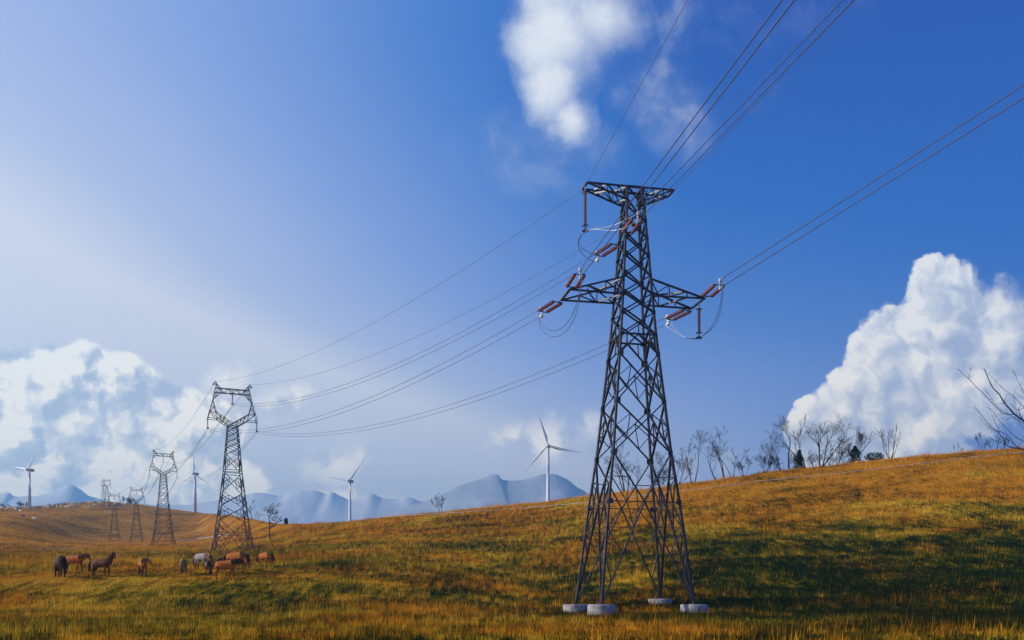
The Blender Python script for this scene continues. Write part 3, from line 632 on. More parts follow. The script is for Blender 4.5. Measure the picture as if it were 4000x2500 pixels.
# near pylon: earth wires, strain sets, jumpers
grpN = 'cables running from the near pylon out over the camera'; grpF = 'cables sagging from the near pylon to the next one'
def near_pts(P, d, sag=0.0, L=70): return [Vector(P) + d * L * t + Vector((0, 0, -sag * t * 2 + sag * t * t * 2)) for t in np.linspace(0, 1, 24)]
def aim(P, px, py, Lh):
    """unit direction from P so that the straight cable passes the sight line (px, py) at horizontal run Lh"""
    Y = P.y - Lh; Q = Vector((at(px, Y), Y, zat(py, Y))); return (Q - P)
def near_cable(P, px, py, run, label, r=0.022, name='power_cable'):
    v = aim(P, px, py, run); cable([P + v * t * 2.6 - Vector((0, 0, -1.1 * t * (t - 1) * 0.35)) for t in np.linspace(0, 1, 24)], r, label, grpN, name)
def solve_cable(P, px, py, slope, label, r=0.022, name='power_cable'):
    """straight span leaving P with given vertical slope per metre of depth, through sight line (px, py)"""
    # z(Y) = P.z + slope*(P.y - Y) ; need (z-EYE)/Y = (HOR-py)/FPX
    e = (HOR - py) / FPX; Y = (P.z - EYE + slope * P.y) / (e + slope); Q = Vector((at(px, Y), Y, EYE + e * Y)); v = Q - P
    k_ = (P.y + 30) / (P.y - Q.y)
    cable([P + v * t * k_ for t in np.linspace(0, 1, 16)], r, label, grpN, name)
tl, tr, ml, mr = TIPS['tl'], TIPS['tr'], TIPS['ml'], TIPS['mr']
solve_cable(tl[0], 2686, 0, -0.03, 'single earth wire rising steeply from the left end of the top arm', 0.016, 'earth_wire')
solve_cable(tr[0], 3339, 0, -0.03, 'single earth wire from the right end of the top arm, lowest of five steep cables', 0.016, 'earth_wire')
d_nL = Vector((0.205, -0.975, 0.07)); d_nR = Vector((0.215, -0.965, 0.05)); dF = (ENDS[0]['C'] - TC); dF.z = 0; dF.normalize()
dFw = dF + Vector((0, 0, -0.06))
eNL = tension_set(ml[0], d_nL, 'twin reddish strain insulators on the near side of the left arm tip')
eNR = tension_set(mr[0], d_nR, 'twin reddish strain insulators rising from the right arm tip towards the camera')
hC = hfrom(918); pC = loc2w(corner(0, hC)); eNC = tension_set(pC, d_nL, 'twin reddish strain insulators in front of the tower body')
hC2 = hfrom(915); pC2 = loc2w(corner(3, hC2)); eFC = tension_set(pC2, dFw, 'twin reddish strain insulators left of the tower body')
eFL = tension_set(ml[1], dFw, 'twin reddish strain insulators leading away from the left arm tip')
eFR = tension_set(mr[1], dFw, 'twin reddish strain insulators leading away under the right arm')
for e, pts, nm in ((eNL, [(3055, 0), (3103, 0)], 'left arm'), (eNC, [(3292, 0), (3338, -4)], 'tower body'), (eNR, [(4000, 331), (4000, 381)], 'right arm')):
    for P_, q, w in zip(e, pts, ('upper', 'lower')): solve_cable(P_, q[0], q[1], -0.02, '%s of two black conductors running from the %s over the camera' % (w, nm), 0.03)
for e, key, nm in ((eFL, 'L', 'left arm'), (eFC, 'C', 'tower body'), (eFR, 'R', 'right arm')):
    for P_, s, w in zip(e, (0.2, -0.2), ('upper', 'lower')):
        cable(sag_pts(P_, ENDS[0][key] + Vector((0, 0, s)), 3.6, 60), 0.022, '%s conductor of the pair sagging from the %s to the next pylon' % (w, nm), grpF)
cable(sag_pts(tl[1], CH[0]['peakL'], 3.0, 60), 0.018, 'single earth wire sagging from the left end of the top arm to the next pylon', grpF, 'earth_wire')
cable(sag_pts(tr[1], CH[0]['peakR'], 3.4, 60), 0.018, 'single earth wire sagging from the right end of the top arm to the next pylon', grpF, 'earth_wire')
mt = (tl[0] + tl[1]) / 2 + Vector((0, 0, -0.06)); bL = suspension(mt, 3.45, 'long amber insulator string hanging from the left end of the top arm', 'hanging insulator strings of the near pylon', 0.125)
mt2 = mr[0].lerp(mr[1], 0.4) + Vector((0, 0, -0.06)); bR = suspension(mt2, 2.75, 'long amber insulator string hanging below the right lower arm', 'hanging insulator strings of the near pylon', 0.12)
def bez(p0, p1, p2, p3, n=26): return [p0 * (1 - t) ** 3 + p1 * 3 * t * (1 - t) ** 2 + p2 * 3 * t * t * (1 - t) + p3 * t ** 3 for t in np.linspace(0, 1, n)]
gj = 'jumper loops of the near pylon'; zz = Vector((0, 0, 1))
for i, w in enumerate(('upper', 'lower')):
    p, q = eFL[i], eNL[i]; cable(bez(p, p - zz * (2.3 - .3 * i) + dF * 0.1, q - zz * 5.6 - DN * 0.6, q), 0.022, 'slack jumper loop below the left lower arm, from the %s clamps' % w, gj, 'jumper_cable')
    q = eNR[i]; p = eFR[i]; m_ = bR + Vector((0, (0.1, -0.1)[i], 0.0))
    cable(bez(p, p + Vector((1.0, -0.9, -1.3 + .3 * i)), m_ + Vector((-1.4, 0.4, 0.0)), m_), 0.022, 'pale jumper between the right hanging string and the far %s clamp' % w, gj, 'jumper_cable')
    cable(bez(m_, m_ + Vector((0.75, -0.3, 0.55)), q + Vector((0.05, 0.3, -3.0)), q), 0.022, 'dark jumper between the right hanging string and the near %s clamp' % w, gj, 'jumper_cable')
    m_ = bL + Vector((0.0, (0.1, -0.1)[i], 0.0)); q = eNC[i]; p = eFC[i]
    cable(bez(m_, m_ + Vector((1.2, -0.3, 0.45)), q + Vector((-2.2, 0.6, -1.4)), q), 0.022, 'pale jumper from the left hanging string to the %s clamp before the body' % w, gj, 'jumper_cable')
    cable(bez(m_, m_ + Vector((-0.75 - .15 * i, 0.2, -0.6)), p + Vector((-1.5, -0.3, 0.5)), p), 0.022, 'dark jumper drooping from the left hanging string to the %s clamp behind' % w, gj, 'jumper_cable')

# ------------------------------------------------------------------ wind turbines
def build_turbine(px, py_base, Y, ang, yaw, scale, label, py_hub):
    x = at(px, Y); z = h1(x, Y); hubz = zat(py_hub, Y); Ht = (hubz - z); root = empty('wind_turbine', (x, Y, z), yaw)
    tag(root, label, 'wind turbine', 'white wind turbines behind the hills')
    s = scale; b = MB(); rr = 0.062 * s
    b.tube([(0, 0, -1), (0, 0, Ht * 0.5), (0, 0, Ht - 0.03 * s)], [rr * 1.18, rr * 0.95, rr * 0.62], 20); b.build('tower', M['white'], root, True)
    b = MB(); b.torus((0, 0, Ht * 0.0 + 0.35), rr * 1.5, 0.12, 18, 5); b.build('base_flange', M['white'], root, True)
    b = MB(); hy = -0.10 * s      # rotor faces local -Y
    prof = [(-0.07, 0.052), (0.0, 0.066), (0.12, 0.066), (0.20, 0.05), (0.215, 0.02)]
    b.tube([(0, p * s, Ht) for p, _ in prof], [r * s for _, r in prof], 12); b.build('nacelle', M['white'], root, True)
    b = MB()
    for sd in (-1, 1): b.beam((sd * 0.066 * s, 0.0, Ht), (sd * 0.066 * s, 0.15 * s, Ht), 0.03 * s, (0, 0, 1), 0.008 * s)
    b.build('red_stripe', M['red'], root)
    b = MB(); b.tube([(0, hy - 0.075 * s, Ht), (0, hy - 0.05 * s, Ht), (0, hy, Ht), (0, hy + 0.04 * s, Ht)], [0.012 * s, 0.045 * s, 0.06 * s, 0.055 * s], 14); b.build('hub', M['white'], root, True)
    for a in ang:
        a = R(a); d = Vector((math.sin(a), 0, math.cos(a))); sdv = Vector((math.cos(a), 0, -math.sin(a))); c0 = Vector((0, hy, Ht))
        def blade(t0, t1, name, mat, parent):
            V, Fc = [], []; K = 14; nn = 8
            for i in range(K):
                t = t0 + (t1 - t0) * i / (K - 1); w = (0.028 if t < 0.06 else 0.028 + (0.085 - 0.028) * min(1, (t - 0.06) / 0.16)) if t < 0.22 else 0.085 * (1 - (t - 0.22) / 0.8) ** 0.9 + 0.004
                th = max(0.024 * (1 - t * 0.9), 0.003) if t > 0.1 else 0.026; tw = R(18) * (1 - t)
                cen = c0 + d * (t * s) + Vector((0, 1, 0)) * (-0.01 * s * t * t) + sdv * ((w * 0.5 - 0.014) * s * 0.55)
                for j in range(nn):
                    an = 2 * math.pi * j / nn; u = math.cos(an) * w / 2 * s; v = math.sin(an) * th / 2 * s
                    V.append(cen + sdv * (u * math.cos(tw) - v * math.sin(tw)) + Vector((0, 1, 0)) * (u * math.sin(tw) + v * math.cos(tw)))
            for i in range(K - 1):
                for j in range(nn): u = (j + 1) % nn; Fc.append((i * nn + j, i * nn + u, (i + 1) * nn + u, (i + 1) * nn + j))
            Fc.append(tuple(range(nn))[::-1]); Fc.append(tuple((K - 1) * nn + j for j in range(nn)))
            return meshobj(name, V, Fc, mat, parent, True)
        bl = blade(0.02, 0.94, 'blade', M['white'], root); blade(0.9405, 1.0, 'blade_tip', M['red'], bl)
    return root
build_turbine(115, 2003, 640, (41, 161, 281), R(-28), 16.2, 'white wind turbine on the left hill above the two nearest sheep', 1836)
build_turbine(762, 2013, 645, (0, 120, 240), R(-20), 15.8, 'white wind turbine with one blade straight up, between two cat-head pylons', 1851)
build_turbine(1367, 2021, 620, (41, 161, 281), R(-22), 17.0, 'white wind turbine before the faint mountains, left of the bare bush', 1879)
build_turbine(2141, 1959, 440, (-17, 103, 223), R(-5), 15.6, 'largest white wind turbine, behind the crest beside the big pylon', 1743)

# ------------------------------------------------------------------ trees
def grow(rng, p, d, L, r, lvl, maxl, out, spread, up, kink=0.12, kids=(3, 5)):
    pts = [p.copy()]; rad = [r]; n = 6 if lvl < 2 else 4; dd = d.copy(); q = p.copy()
    for i in range(n):
        dd = (dd + Vector((rng.gauss(0, kink), rng.gauss(0, kink), rng.gauss(0, kink) + up * 0.10))).normalized(); q = q + dd * (L / n); pts.append(q.copy()); rad.append(r * (1 - 0.72 * (i + 1) / n))
    out.append((lvl, pts, rad))
    if lvl >= maxl: return
    for _ in range(rng.randint(*kids)):
        t = rng.uniform(0.25 if lvl else 0.35, 0.97); i = min(int(t * n), n - 1); f = t * n - i; c = pts[i].lerp(pts[i + 1], f); base = (pts[i + 1] - pts[i]).normalized()
        ax = base.orthogonal().normalized(); ax.rotate(Matrix.Rotation(rng.uniform(0, 6.283), 3, base)); nd = base.copy(); nd.rotate(Matrix.Rotation(rng.uniform(spread * 0.6, spread * 1.25), 3, ax))
        grow(rng, c, nd, L * rng.uniform(0.45, 0.72) * (1.15 - 0.4 * t), max(r * (1 - 0.72 * t) * 0.62, 0.012), lvl + 1, maxl, out, spread, up, kink, kids)
def bare_tree(loc, hgt, label, group, seed, trunks=1, maxl=4, mat='bark', rmin=0.02, trunk_r=None, lean=(0, 0), spread=0.62, up=0.6, name='bare_tree', cat='tree', kids=(3, 4), frac=0.55):
    rng = random.Random(seed); root = empty(name, loc); tag(root, label, cat, group); out = []
    for i in range(trunks):
        a = rng.uniform(0, 6.28); tilt = 0.04 if trunks == 1 else rng.uniform(0.15, 0.6)
        d = Vector((math.cos(a) * tilt + lean[0], math.sin(a) * tilt + lean[1], 1)).normalized()
        tr_ = trunk_r or hgt * 0.0135
        grow(rng, Vector((math.cos(a) * 0.12 * (trunks > 1), math.sin(a) * 0.12 * (trunks > 1), -0.4)), d, hgt * frac * (1 if trunks == 1 else rng.uniform(0.75, 1.1)), tr_ * (1 if trunks == 1 else 0.7), 0, maxl, out, spread, up, 0.10, kids)
    bt, bc = MB(), MB()
    for lvl, pts, rad in out:
        if lvl == 0: bt.tube(pts, [max(r, rmin) for r in rad], 7)
        else: bc.tube(pts, [max(r, rmin * (0.6 if lvl > 2 else 1)) for r in rad], 3 if lvl > 2 else 4, cap=False)
    bt.build('trunk', M[mat], root, True); bc.build('crown', M[mat], root, True); return root
def conifer(loc, hgt, wid, label, group, seed, mat='fir'):
    rng = random.Random(seed); root = empty('conifer_tree', loc); tag(root, label, 'tree', group); b = MB(); b.tube([(0, 0, -0.3), (0, 0, hgt * 0.95)], [hgt * 0.02, 0.02], 6); b.build('trunk', M['bark'], root)
    V, Fc = [], []
    for i in range(900):
        t = rng.random() ** 0.8; z = hgt * (0.06 + 0.94 * t); rr = wid * (1 - t) ** 0.85 * rng.uniform(0.25, 1.0) * (0.8 + 0.3 * math.sin(z * 3)); a = rng.uniform(0, 6.283); c = Vector((math.cos(a) * rr, math.sin(a) * rr, z - rr * 0.25)); s = hgt * 0.045
        for _ in range(2):
            k0 = len(V); V += [c + Vector((rng.gauss(0, s), rng.gauss(0, s), rng.gauss(0, s * 0.5))) for _ in range(3)]; Fc.append((k0, k0 + 1, k0 + 2))
    meshobj('crown', V, Fc, M[mat], root); return root
def bush(loc, hgt, wid, label, group, seed, mat='bush_green'):
    rng = random.Random(seed); root = empty('green_bush', loc); tag(root, label, 'bush', group); b = MB()
    for _ in range(7): a = rng.uniform(0, 6.28); b.tube([(0, 0, -0.2), (math.cos(a) * wid * 0.3, math.sin(a) * wid * 0.3, hgt * 0.6)], [0.05, 0.02], 4)
    b.build('stems', M['bark'], root); V, Fc = [], []
    for i in range(700):
        u = Vector((rng.gauss(0, 1), rng.gauss(0, 1), rng.gauss(0, 1))).normalized() * rng.uniform(0.3, 1) ** 0.5; c = Vector((u.x * wid, u.y * wid * 0.8, hgt * 0.5 + u.z * hgt * 0.5)); s = 0.13
        k0 = len(V); V += [c + Vector((rng.gauss(0, s), rng.gauss(0, s), rng.gauss(0, s))) for _ in range(3)]; Fc.append((k0, k0 + 1, k0 + 2))
    meshobj('foliage', V, Fc, M[mat], root); return root
def crest(px, back=0.0):
    """point on the hill crest in this column (optionally some metres behind it)"""
    Ys = np.linspace(60, 860, 3000); e = (H((px - 2000) / FPX * Ys, Ys) - EYE) / Ys; i = int(np.argmax(e)); Y = Ys[i] + back; x = at(px, Y); return Vector((x, Y, h1(x, Y)))
gR = 'bare trees along the right-hand crest'
def crest_tree(px, pxh, label, seed, back=3.0, **kw):
    c = crest(px, back); hgt = pxh / FPX * c.y * 1.12 + 0.4; return bare_tree(c, hgt, label, gR, seed, **kw)
crest_tree(2440, 235, 'thin multi-stemmed bare tree behind the big pylon lattice, left stem forked', 101, trunks=3, mat='bark_violet')
crest_tree(2478, 150, 'low dense bare tree in the middle of the big pylon lattice', 102, trunks=3)
crest_tree(2530, 200, 'leaning bare tree stem seen at the pylon right legs', 103, trunks=2, mat='bark_violet', lean=(0.3, 0))
crest_tree(2645, 130, 'fine twiggy bare shrub just right of the big pylon', 104, trunks=5, spread=0.5)
crest_tree(2708, 215, 'slender upright bare tree, first right of the big pylon', 105, trunks=2, spread=0.5)
crest_tree(2798, 170, 'bare tree with a curved trunk leaning left beside the round-topped one', 106, trunks=1, lean=(-0.55, 0), spread=0.8)
crest_tree(2830, 235, 'round-topped bare tree with forked trunk right of the curved one', 107, trunks=2, spread=0.6)
crest_tree(2860, 170, 'bare tree with upright stems beside the round-topped one', 108, trunks=2, spread=0.55)
crest_tree(2905, 90, 'small bare shrub in the gap before the spreading trees', 109, trunks=4, spread=0.5)
crest_tree(3052, 200, 'wide bare tree with long branch reaching left', 110, trunks=2, lean=(-0.7, 0), spread=0.75)
crest_tree(3082, 240, 'tall thin bare tree left of the widest tree', 111, trunks=1, lean=(-0.05, 0), spread=0.55)
crest_tree(3150, 250, 'tall bare tree with arching trunk against the white cloud', 112, trunks=2, lean=(-0.25, 0), spread=0.6)
crest_tree(3208, 270, 'widest bare tree of the crest with a thick forked trunk', 113, trunks=4, spread=0.7)
crest_tree(3270, 150, 'low bare tree between the widest tree and the bushes', 114, trunks=3, lean=(0.3, 0), spread=0.7)
crest_tree(3330, 200, 'bare tree leaning right above the dark conifer clump', 115, trunks=3, lean=(0.45, 0), spread=0.6)
crest_tree(3476, 150, 'fan-shaped sapling with thin upright stems, right of the green bush', 116, trunks=6, spread=0.35, up=1.0, kids=(2, 3), maxl=3)
for i, px in enumerate((2560, 2600, 2990, 3020, 3110, 3180, 3245, 3300)):
    crest_tree(px, 85, 'low tangle of bare scrub on the crest, %s' % ['inside the pylon right leg', 'beside the pylon right leg', 'left of the spreading trees', 'under the long left branch', 'below the arching tree', 'left foot of the widest tree', 'right foot of the widest tree', 'left of the conifer clump'][i], 130 + i, trunks=5, spread=0.6, kids=(3, 5), maxl=3)
for i, (px, h_) in enumerate(((3740, 45), (3832, 85), (3882, 85), (3915, 60))):
    crest_tree(px, h_, ['sparse low twigs on the crest, lone clump', 'pair of thin twiggy stems on the crest', 'single thin twiggy stem right of the pair', 'small twigs below the big drooping branches'][i], 150 + i, trunks=3, spread=0.35, kids=(2, 4), maxl=3)
gC = 'evergreens on the right-hand crest'
for px, h_, w, lb, sd in ((3122, 66, 1.7, 'narrow dark conifer at the foot of the bare trees', 1), (3340, 62, 3.0, 'broad dark conifer clump under the right-leaning tree', 2)):
    c = crest(px, 4); conifer(c, h_ / FPX * c.y * 1.15, w, lb, gC, sd)
c = crest(3415, 2); bush(c, 1.9, 2.0, 'round bright green bush on the crest', gC, 3)
# bare tree standing alone in the meadow, and the trees of the far hill
g = ground_at(1056, 2108); bare_tree(g, 168 / FPX * g.y * 1.02, 'dark bare spreading tree standing alone in the meadow by the largest cat-head pylon', None, 214, trunks=1, maxl=4, spread=0.9, up=0.45, kids=(4, 5), trunk_r=0.17, rmin=0.035, frac=0.62)
g = crest(985, 4); bare_tree(g, 105 / FPX * g.y, 'pale thin bare tree on the crest behind the largest cat-head pylon', 'bare trees along the far crest', 210, trunks=2, maxl=4, spread=0.5, rmin=0.03)
g = crest(1130, 30); conifer(Vector((at(1118, 300), 300, h1(at(1118, 300), 300))), 5.2, 1.9, 'dark fir in the dip between the two hills', 'firs in the dip', 11)
conifer(Vector((at(1155, 310), 310, h1(at(1155, 310), 310))), 3.9, 2.2, 'smaller fir right of the one in the dip', 'firs in the dip', 12)
g = crest(1722, 3); bare_tree(g, 95 / FPX * g.y * 1.1, 'bare forked sapling alone on the crest before the twin-peaked mountain', None, 211, trunks=3, maxl=4, spread=0.5, rmin=0.02, lean=(-0.05, 0))
for i, (px, h_) in enumerate(((6, 22), (40, 18), (72, 30), (90, 22), (478, 30), (496, 24), (518, 26), (14, 12), (530, 14))):
    g = crest(px, 8); lb = ['leftmost bare shrub of the far crest', 'bare shrub left of the far fir pair', 'spreading bare shrub beside the left turbine', 'bare shrub touching the left turbine', 'bare sapling right of the faint fourth pylon', 'bare sapling with a fir beside it, left of the third pylon', 'bare sapling just before the third pylon', 'tiny shrub at the very left crest', 'tiny shrub behind the third pylon head'][i]
    bare_tree(g, max(h_ / FPX * g.y * 1.25, 2), lb, 'bare trees along the far crest', 220 + i, trunks=4, maxl=3, spread=0.6, rmin=0.045, name='bare_tree', cat='tree')
for i, (px, h_) in enumerate(((20, 10), (80, 15), (105, 15), (505, 18), (512, 12))):
    g = crest(px, 10); conifer(g, h_ / FPX * g.y * 1.4, 1.6, ['squat conifer on the far left crest', 'dark conifer near the left turbine', 'dark conifer hiding behind the left turbine', 'dark conifer before the third pylon', 'small conifer before the third pylon'][i], 'conifers along the far crest', 30 + i)
# the big tree whose boughs reach in from outside the right edge
def edge_tree():
    Y = 150.0; c0 = Vector((at(4110, Y), Y, h1(at(4110, Y), Y))); root = empty('bare_tree', c0)
    tag(root, 'large bare tree whose bluish boughs reach in past the right edge of the view', 'tree')
    def w(px, py, dy=0.0): return Vector((at(px, Y + dy), Y + dy, zat(py, Y + dy))) - c0
    bt, bc = MB(), MB(); base = w(4110, 1800); bt.tube([Vector((0, 0, -1)), w(4105, 1740), w(4080, 1690, -1), w(4060, 1600), w(4050, 1480, 1), w(4060, 1350, 1)], [0.5, 0.42, 0.36, 0.26, 0.18, 0.08], 9)
    L = [([(4080, 1690), (4000, 1645), (3962, 1617), (3924, 1575), (3905, 1542), (3879, 1516), (3862, 1482), (3845, 1440)], 0.16, 0.05),
         ([(3962, 1617), (3940, 1620), (3918, 1614), (3895, 1594), (3868, 1566), (3840, 1536), (3810, 1508), (3783, 1478), (3760, 1458), (3741, 1440)], 0.07, 0.03),
         ([(3783, 1478), (3788, 1460), (3793, 1441)], 0.03, 0.02), ([(4090, 1720), (4000, 1655), (3950, 1625), (3900, 1592), (3875, 1560), (3857, 1532)], 0.04, 0.025),
         ([(4090, 1750), (4000, 1725), (3965, 1705), (3930, 1672), (3905, 1645), (3880, 1610), (3855, 1588)], 0.05, 0.025),
         ([(4100, 1775), (4040, 1762), (3985, 1754), (3950, 1748), (3930, 1738), (3918, 1712), (3900, 1690), (3880, 1672), (3860, 1655), (3840, 1630), (3815, 1600), (3805, 1580)], 0.10, 0.025),
         ([(4060, 1765), (3975, 1750), (3955, 1725), (3935, 1700), (3913, 1687), (3890, 1684), (3870, 1675), (3845, 1655), (3824, 1628)], 0.06, 0.02),
         ([(3985, 1754), (3960, 1735), (3935, 1715), (3915, 1708)], 0.05, 0.02), ([(3930, 1738), (3915, 1729), (3890, 1722), (3866, 1713)], 0.035, 0.02), ([(3904, 1690), (3890, 1655), (3878, 1626)], 0.03, 0.018),
         ([(4070, 1640), (4000, 1590), (3965, 1555), (3920, 1520), (3895, 1496), (3873, 1471)], 0.04, 0.022), ([(4060, 1600), (4005, 1540), (3985, 1505), (3970, 1475), (3958, 1441)], 0.04, 0.022),
         ([(4050, 1570), (4000, 1560), (3980, 1545), (3965, 1530), (3963, 1516)], 0.035, 0.02), ([(3995, 1640), (3985, 1622), (3978, 1600), (3965, 1597), (3950, 1576)], 0.06, 0.03), ([(3978, 1600), (3984, 1585), (3987, 1570)], 0.04, 0.02), ([(3978, 1600), (4000, 1592), (4005, 1578)], 0.04, 0.02),
         ([(3970, 1640), (3950, 1625), (3930, 1640), (3912, 1632)], 0.03, 0.02), ([(3982, 1618), (3965, 1628), (3945, 1636), (3931, 1640)], 0.03, 0.02), ([(4010, 1455), (4030, 1480), (4050, 1510)], 0.03, 0.05),
         ([(3905, 1545), (3908, 1530)], 0.03, 0.015), ([(3924, 1575), (3901, 1577)], 0.03, 0.015), ([(3924, 1575), (3925, 1560)], 0.03, 0.015), ([(4020, 1700), (3985, 1655), (3975, 1630), (3965, 1580), (3958, 1538)], 0.03, 0.02)]
    for k_, (pts, r0, r1) in enumerate(L):
        P = [w(px, py, 2.5 * math.sin(k_ * 2.1) * (i / (len(pts) - 1))) for i, (px, py) in enumerate(pts)]; bc.tube(P, [r0 + (r1 - r0) * i / (len(P) - 1) for i in range(len(P))], 5, cap=False)
    rng = random.Random(77)
    for pts, r0, r1 in L[:12]:
        for _ in range(int(6 + 40 * r0)):
            j = rng.randrange(len(pts) - 1); t = rng.random(); a_ = w(*pts[j]); c_ = w(*pts[j + 1]); p0 = a_.lerp(c_, t); d = (c_ - a_).normalized()
            d = (d + Vector((rng.gauss(0, .7), rng.gauss(0, .5), rng.gauss(.2, .7)))).normalized(); l = rng.uniform(0.3, 1.5)
            p1 = p0 + d * l * .5; p2 = p1 + (d + Vector((rng.gauss(0, .3), 0, rng.gauss(.2, .3)))).normalized() * l * .5
            bc.tube([p0, p1, p2], [0.028, 0.02, 0.012], 3, cap=False)
    bt.build('trunk', M['bark_violet'], root, True); bc.build('crown', M['bark_violet'], root, True)
edge_tree()

# ------------------------------------------------------------------ white tape fences lying in the grass
def tape(pts, label, w=0.16, y0=60, lift=0.33):
    P = []; fine = []
    for (a, b), (c, d) in zip(pts[:-1], pts[1:]):
        for t in np.linspace(0, 1, 14, endpoint=False): fine.append((a + (c - a) * t, b + (d - b) * t))
    fine.append(pts[-1]); last = None
    for px, py in fine:
        g = ground_at(px, py, y0); P.append(g + Vector((0, 0, lift)))
    # smooth the run in depth
    for _ in range(6): P = [P[0]] + [(P[i - 1] + P[i] * 2 + P[i + 1]) / 4 for i in range(1, len(P) - 1)] + [P[-1]]
    P = [Vector((p.x, p.y, h1(p.x, p.y) + lift + 0.04 * math.sin(i))) for i, p in enumerate(P)]
    b = MB(); o = P[0].copy(); b.tube([p - o for p in P], w / 2, 5); t_ = b.build('fence_tape', M['tape']); t_.location = o; tag(t_, label, 'fence tape', 'white tapes strung through the grass')
tape([(1480, 2024), (1616, 2019), (1918, 1999), (2141, 1983), (2300, 1968), (2661, 1925), (2983, 1884), (3270, 1856), (3554, 1822), (3800, 1793), (4040, 1768)], 'long white tape running just below the right-hand crest', 0.075)
tape([(690, 2118), (760, 2110), (848, 2098), (895, 2092)], 'white tape leading to the feet of the largest cat-head pylon', 0.26, lift=0.5)
tape([(150, 2154), (250, 2149), (310, 2145), (372, 2143)], 'bluish white tape in the grass behind the dark standing horse', 0.13, lift=0.4)

# ------------------------------------------------------------------ animals
def skin_mesh(name, joints, edges, root_i=0, lev=1):
    me = bpy.data.meshes.new(name); me.from_pydata([j[0] for j in joints], edges, []); o = bpy.data.objects.new(name, me); COL.objects.link(o)
    sk = o.modifiers.new('skin', 'SKIN'); sk.use_smooth_shade = True
    for i, j in enumerate(joints):
        r = j[1]; me.skin_vertices[0].data[i].radius = (r, r) if not hasattr(r, '__len__') else r; me.skin_vertices[0].data[i].use_root = (i == root_i)
    ss_ = o.modifiers.new('sub', 'SUBSURF'); ss_.levels = lev; ss_.render_levels = lev
    dg = bpy.context.evaluated_depsgraph_get(); ev = o.evaluated_get(dg); m2 = bpy.data.meshes.new_from_object(ev); bpy.data.objects.remove(o); bpy.data.meshes.remove(me); m2.name = name; return m2
def coat(name, c1, c2, leg=None, legz=0.5, muzzle=None):
    m = bpy.data.materials.new(name); m.use_nodes = True; k = NT(m.node_tree); p = k.n['Principled BSDF']; g = k.node('ShaderNodeTexCoord').outputs['Object']
    f = k.ss(k.noise(g, 3.2, 4.0, 0.6), 0.35, 0.65); c = k.mix(f, (*c1, 1), (*c2, 1))
    if leg:
        sp = k.node('ShaderNodeSeparateXYZ'); k.l.new(g, sp.inputs[0]); c = k.mix(k.ss(k.m('ADD', sp.outputs[2], k.m('MULTIPLY', k.m('SUBTRACT', f, 0.5), 0.1)), legz + 0.12, legz - 0.12), c, (*leg, 1))
    k.l.new(c, p.inputs['Base Color']); p.inputs['Roughness'].default_value = 0.7; p.inputs['Specular IOR Level'].default_value = 0.06
    b = k.node('ShaderNodeBump'); b.inputs['Strength'].default_value = 0.25; k.l.new(k.noise(g, 25.0, 3.0, 0.6), b.inputs['Height']); k.l.new(b.outputs[0], p.inputs['Normal']); return m
HAIR = {'tan': coat('sandy_hair', (0.26, 0.14, 0.06), (0.34, 0.19, 0.09)), 'black': coat('dark_hair', (0.022, 0.016, 0.014), (0.04, 0.026, 0.02)), 'brown': coat('brown_hair', (0.07, 0.032, 0.016), (0.11, 0.05, 0.025))}
COATS = {'dark': coat('dark_brown_coat', (0.09, 0.042, 0.025), (0.14, 0.065, 0.04), (0.02, 0.013, 0.012), 0.55),
         'brown': coat('liver_brown_coat', (0.13, 0.05, 0.028), (0.20, 0.085, 0.05), (0.03, 0.017, 0.013), 0.62),
         'chestnut': coat('chestnut_coat', (0.58, 0.18, 0.03), (0.40, 0.11, 0.02), (0.22, 0.08, 0.02), 0.5),
         'bay': coat('light_bay_coat', (0.48, 0.20, 0.05), (0.34, 0.12, 0.03), (0.05, 0.025, 0.018), 0.5),
         'tan': coat('tan_coat', (0.50, 0.31, 0.12), (0.38, 0.21, 0.07), (0.12, 0.07, 0.04), 0.5),
         'grey': coat('grey_roan_coat', (0.42, 0.36, 0.33), (0.34, 0.27, 0.24), (0.10, 0.06, 0.05), 0.55),
         'dun': coat('dun_coat', (0.30, 0.17, 0.08), (0.16, 0.08, 0.04), (0.07, 0.04, 0.03), 0.45)}
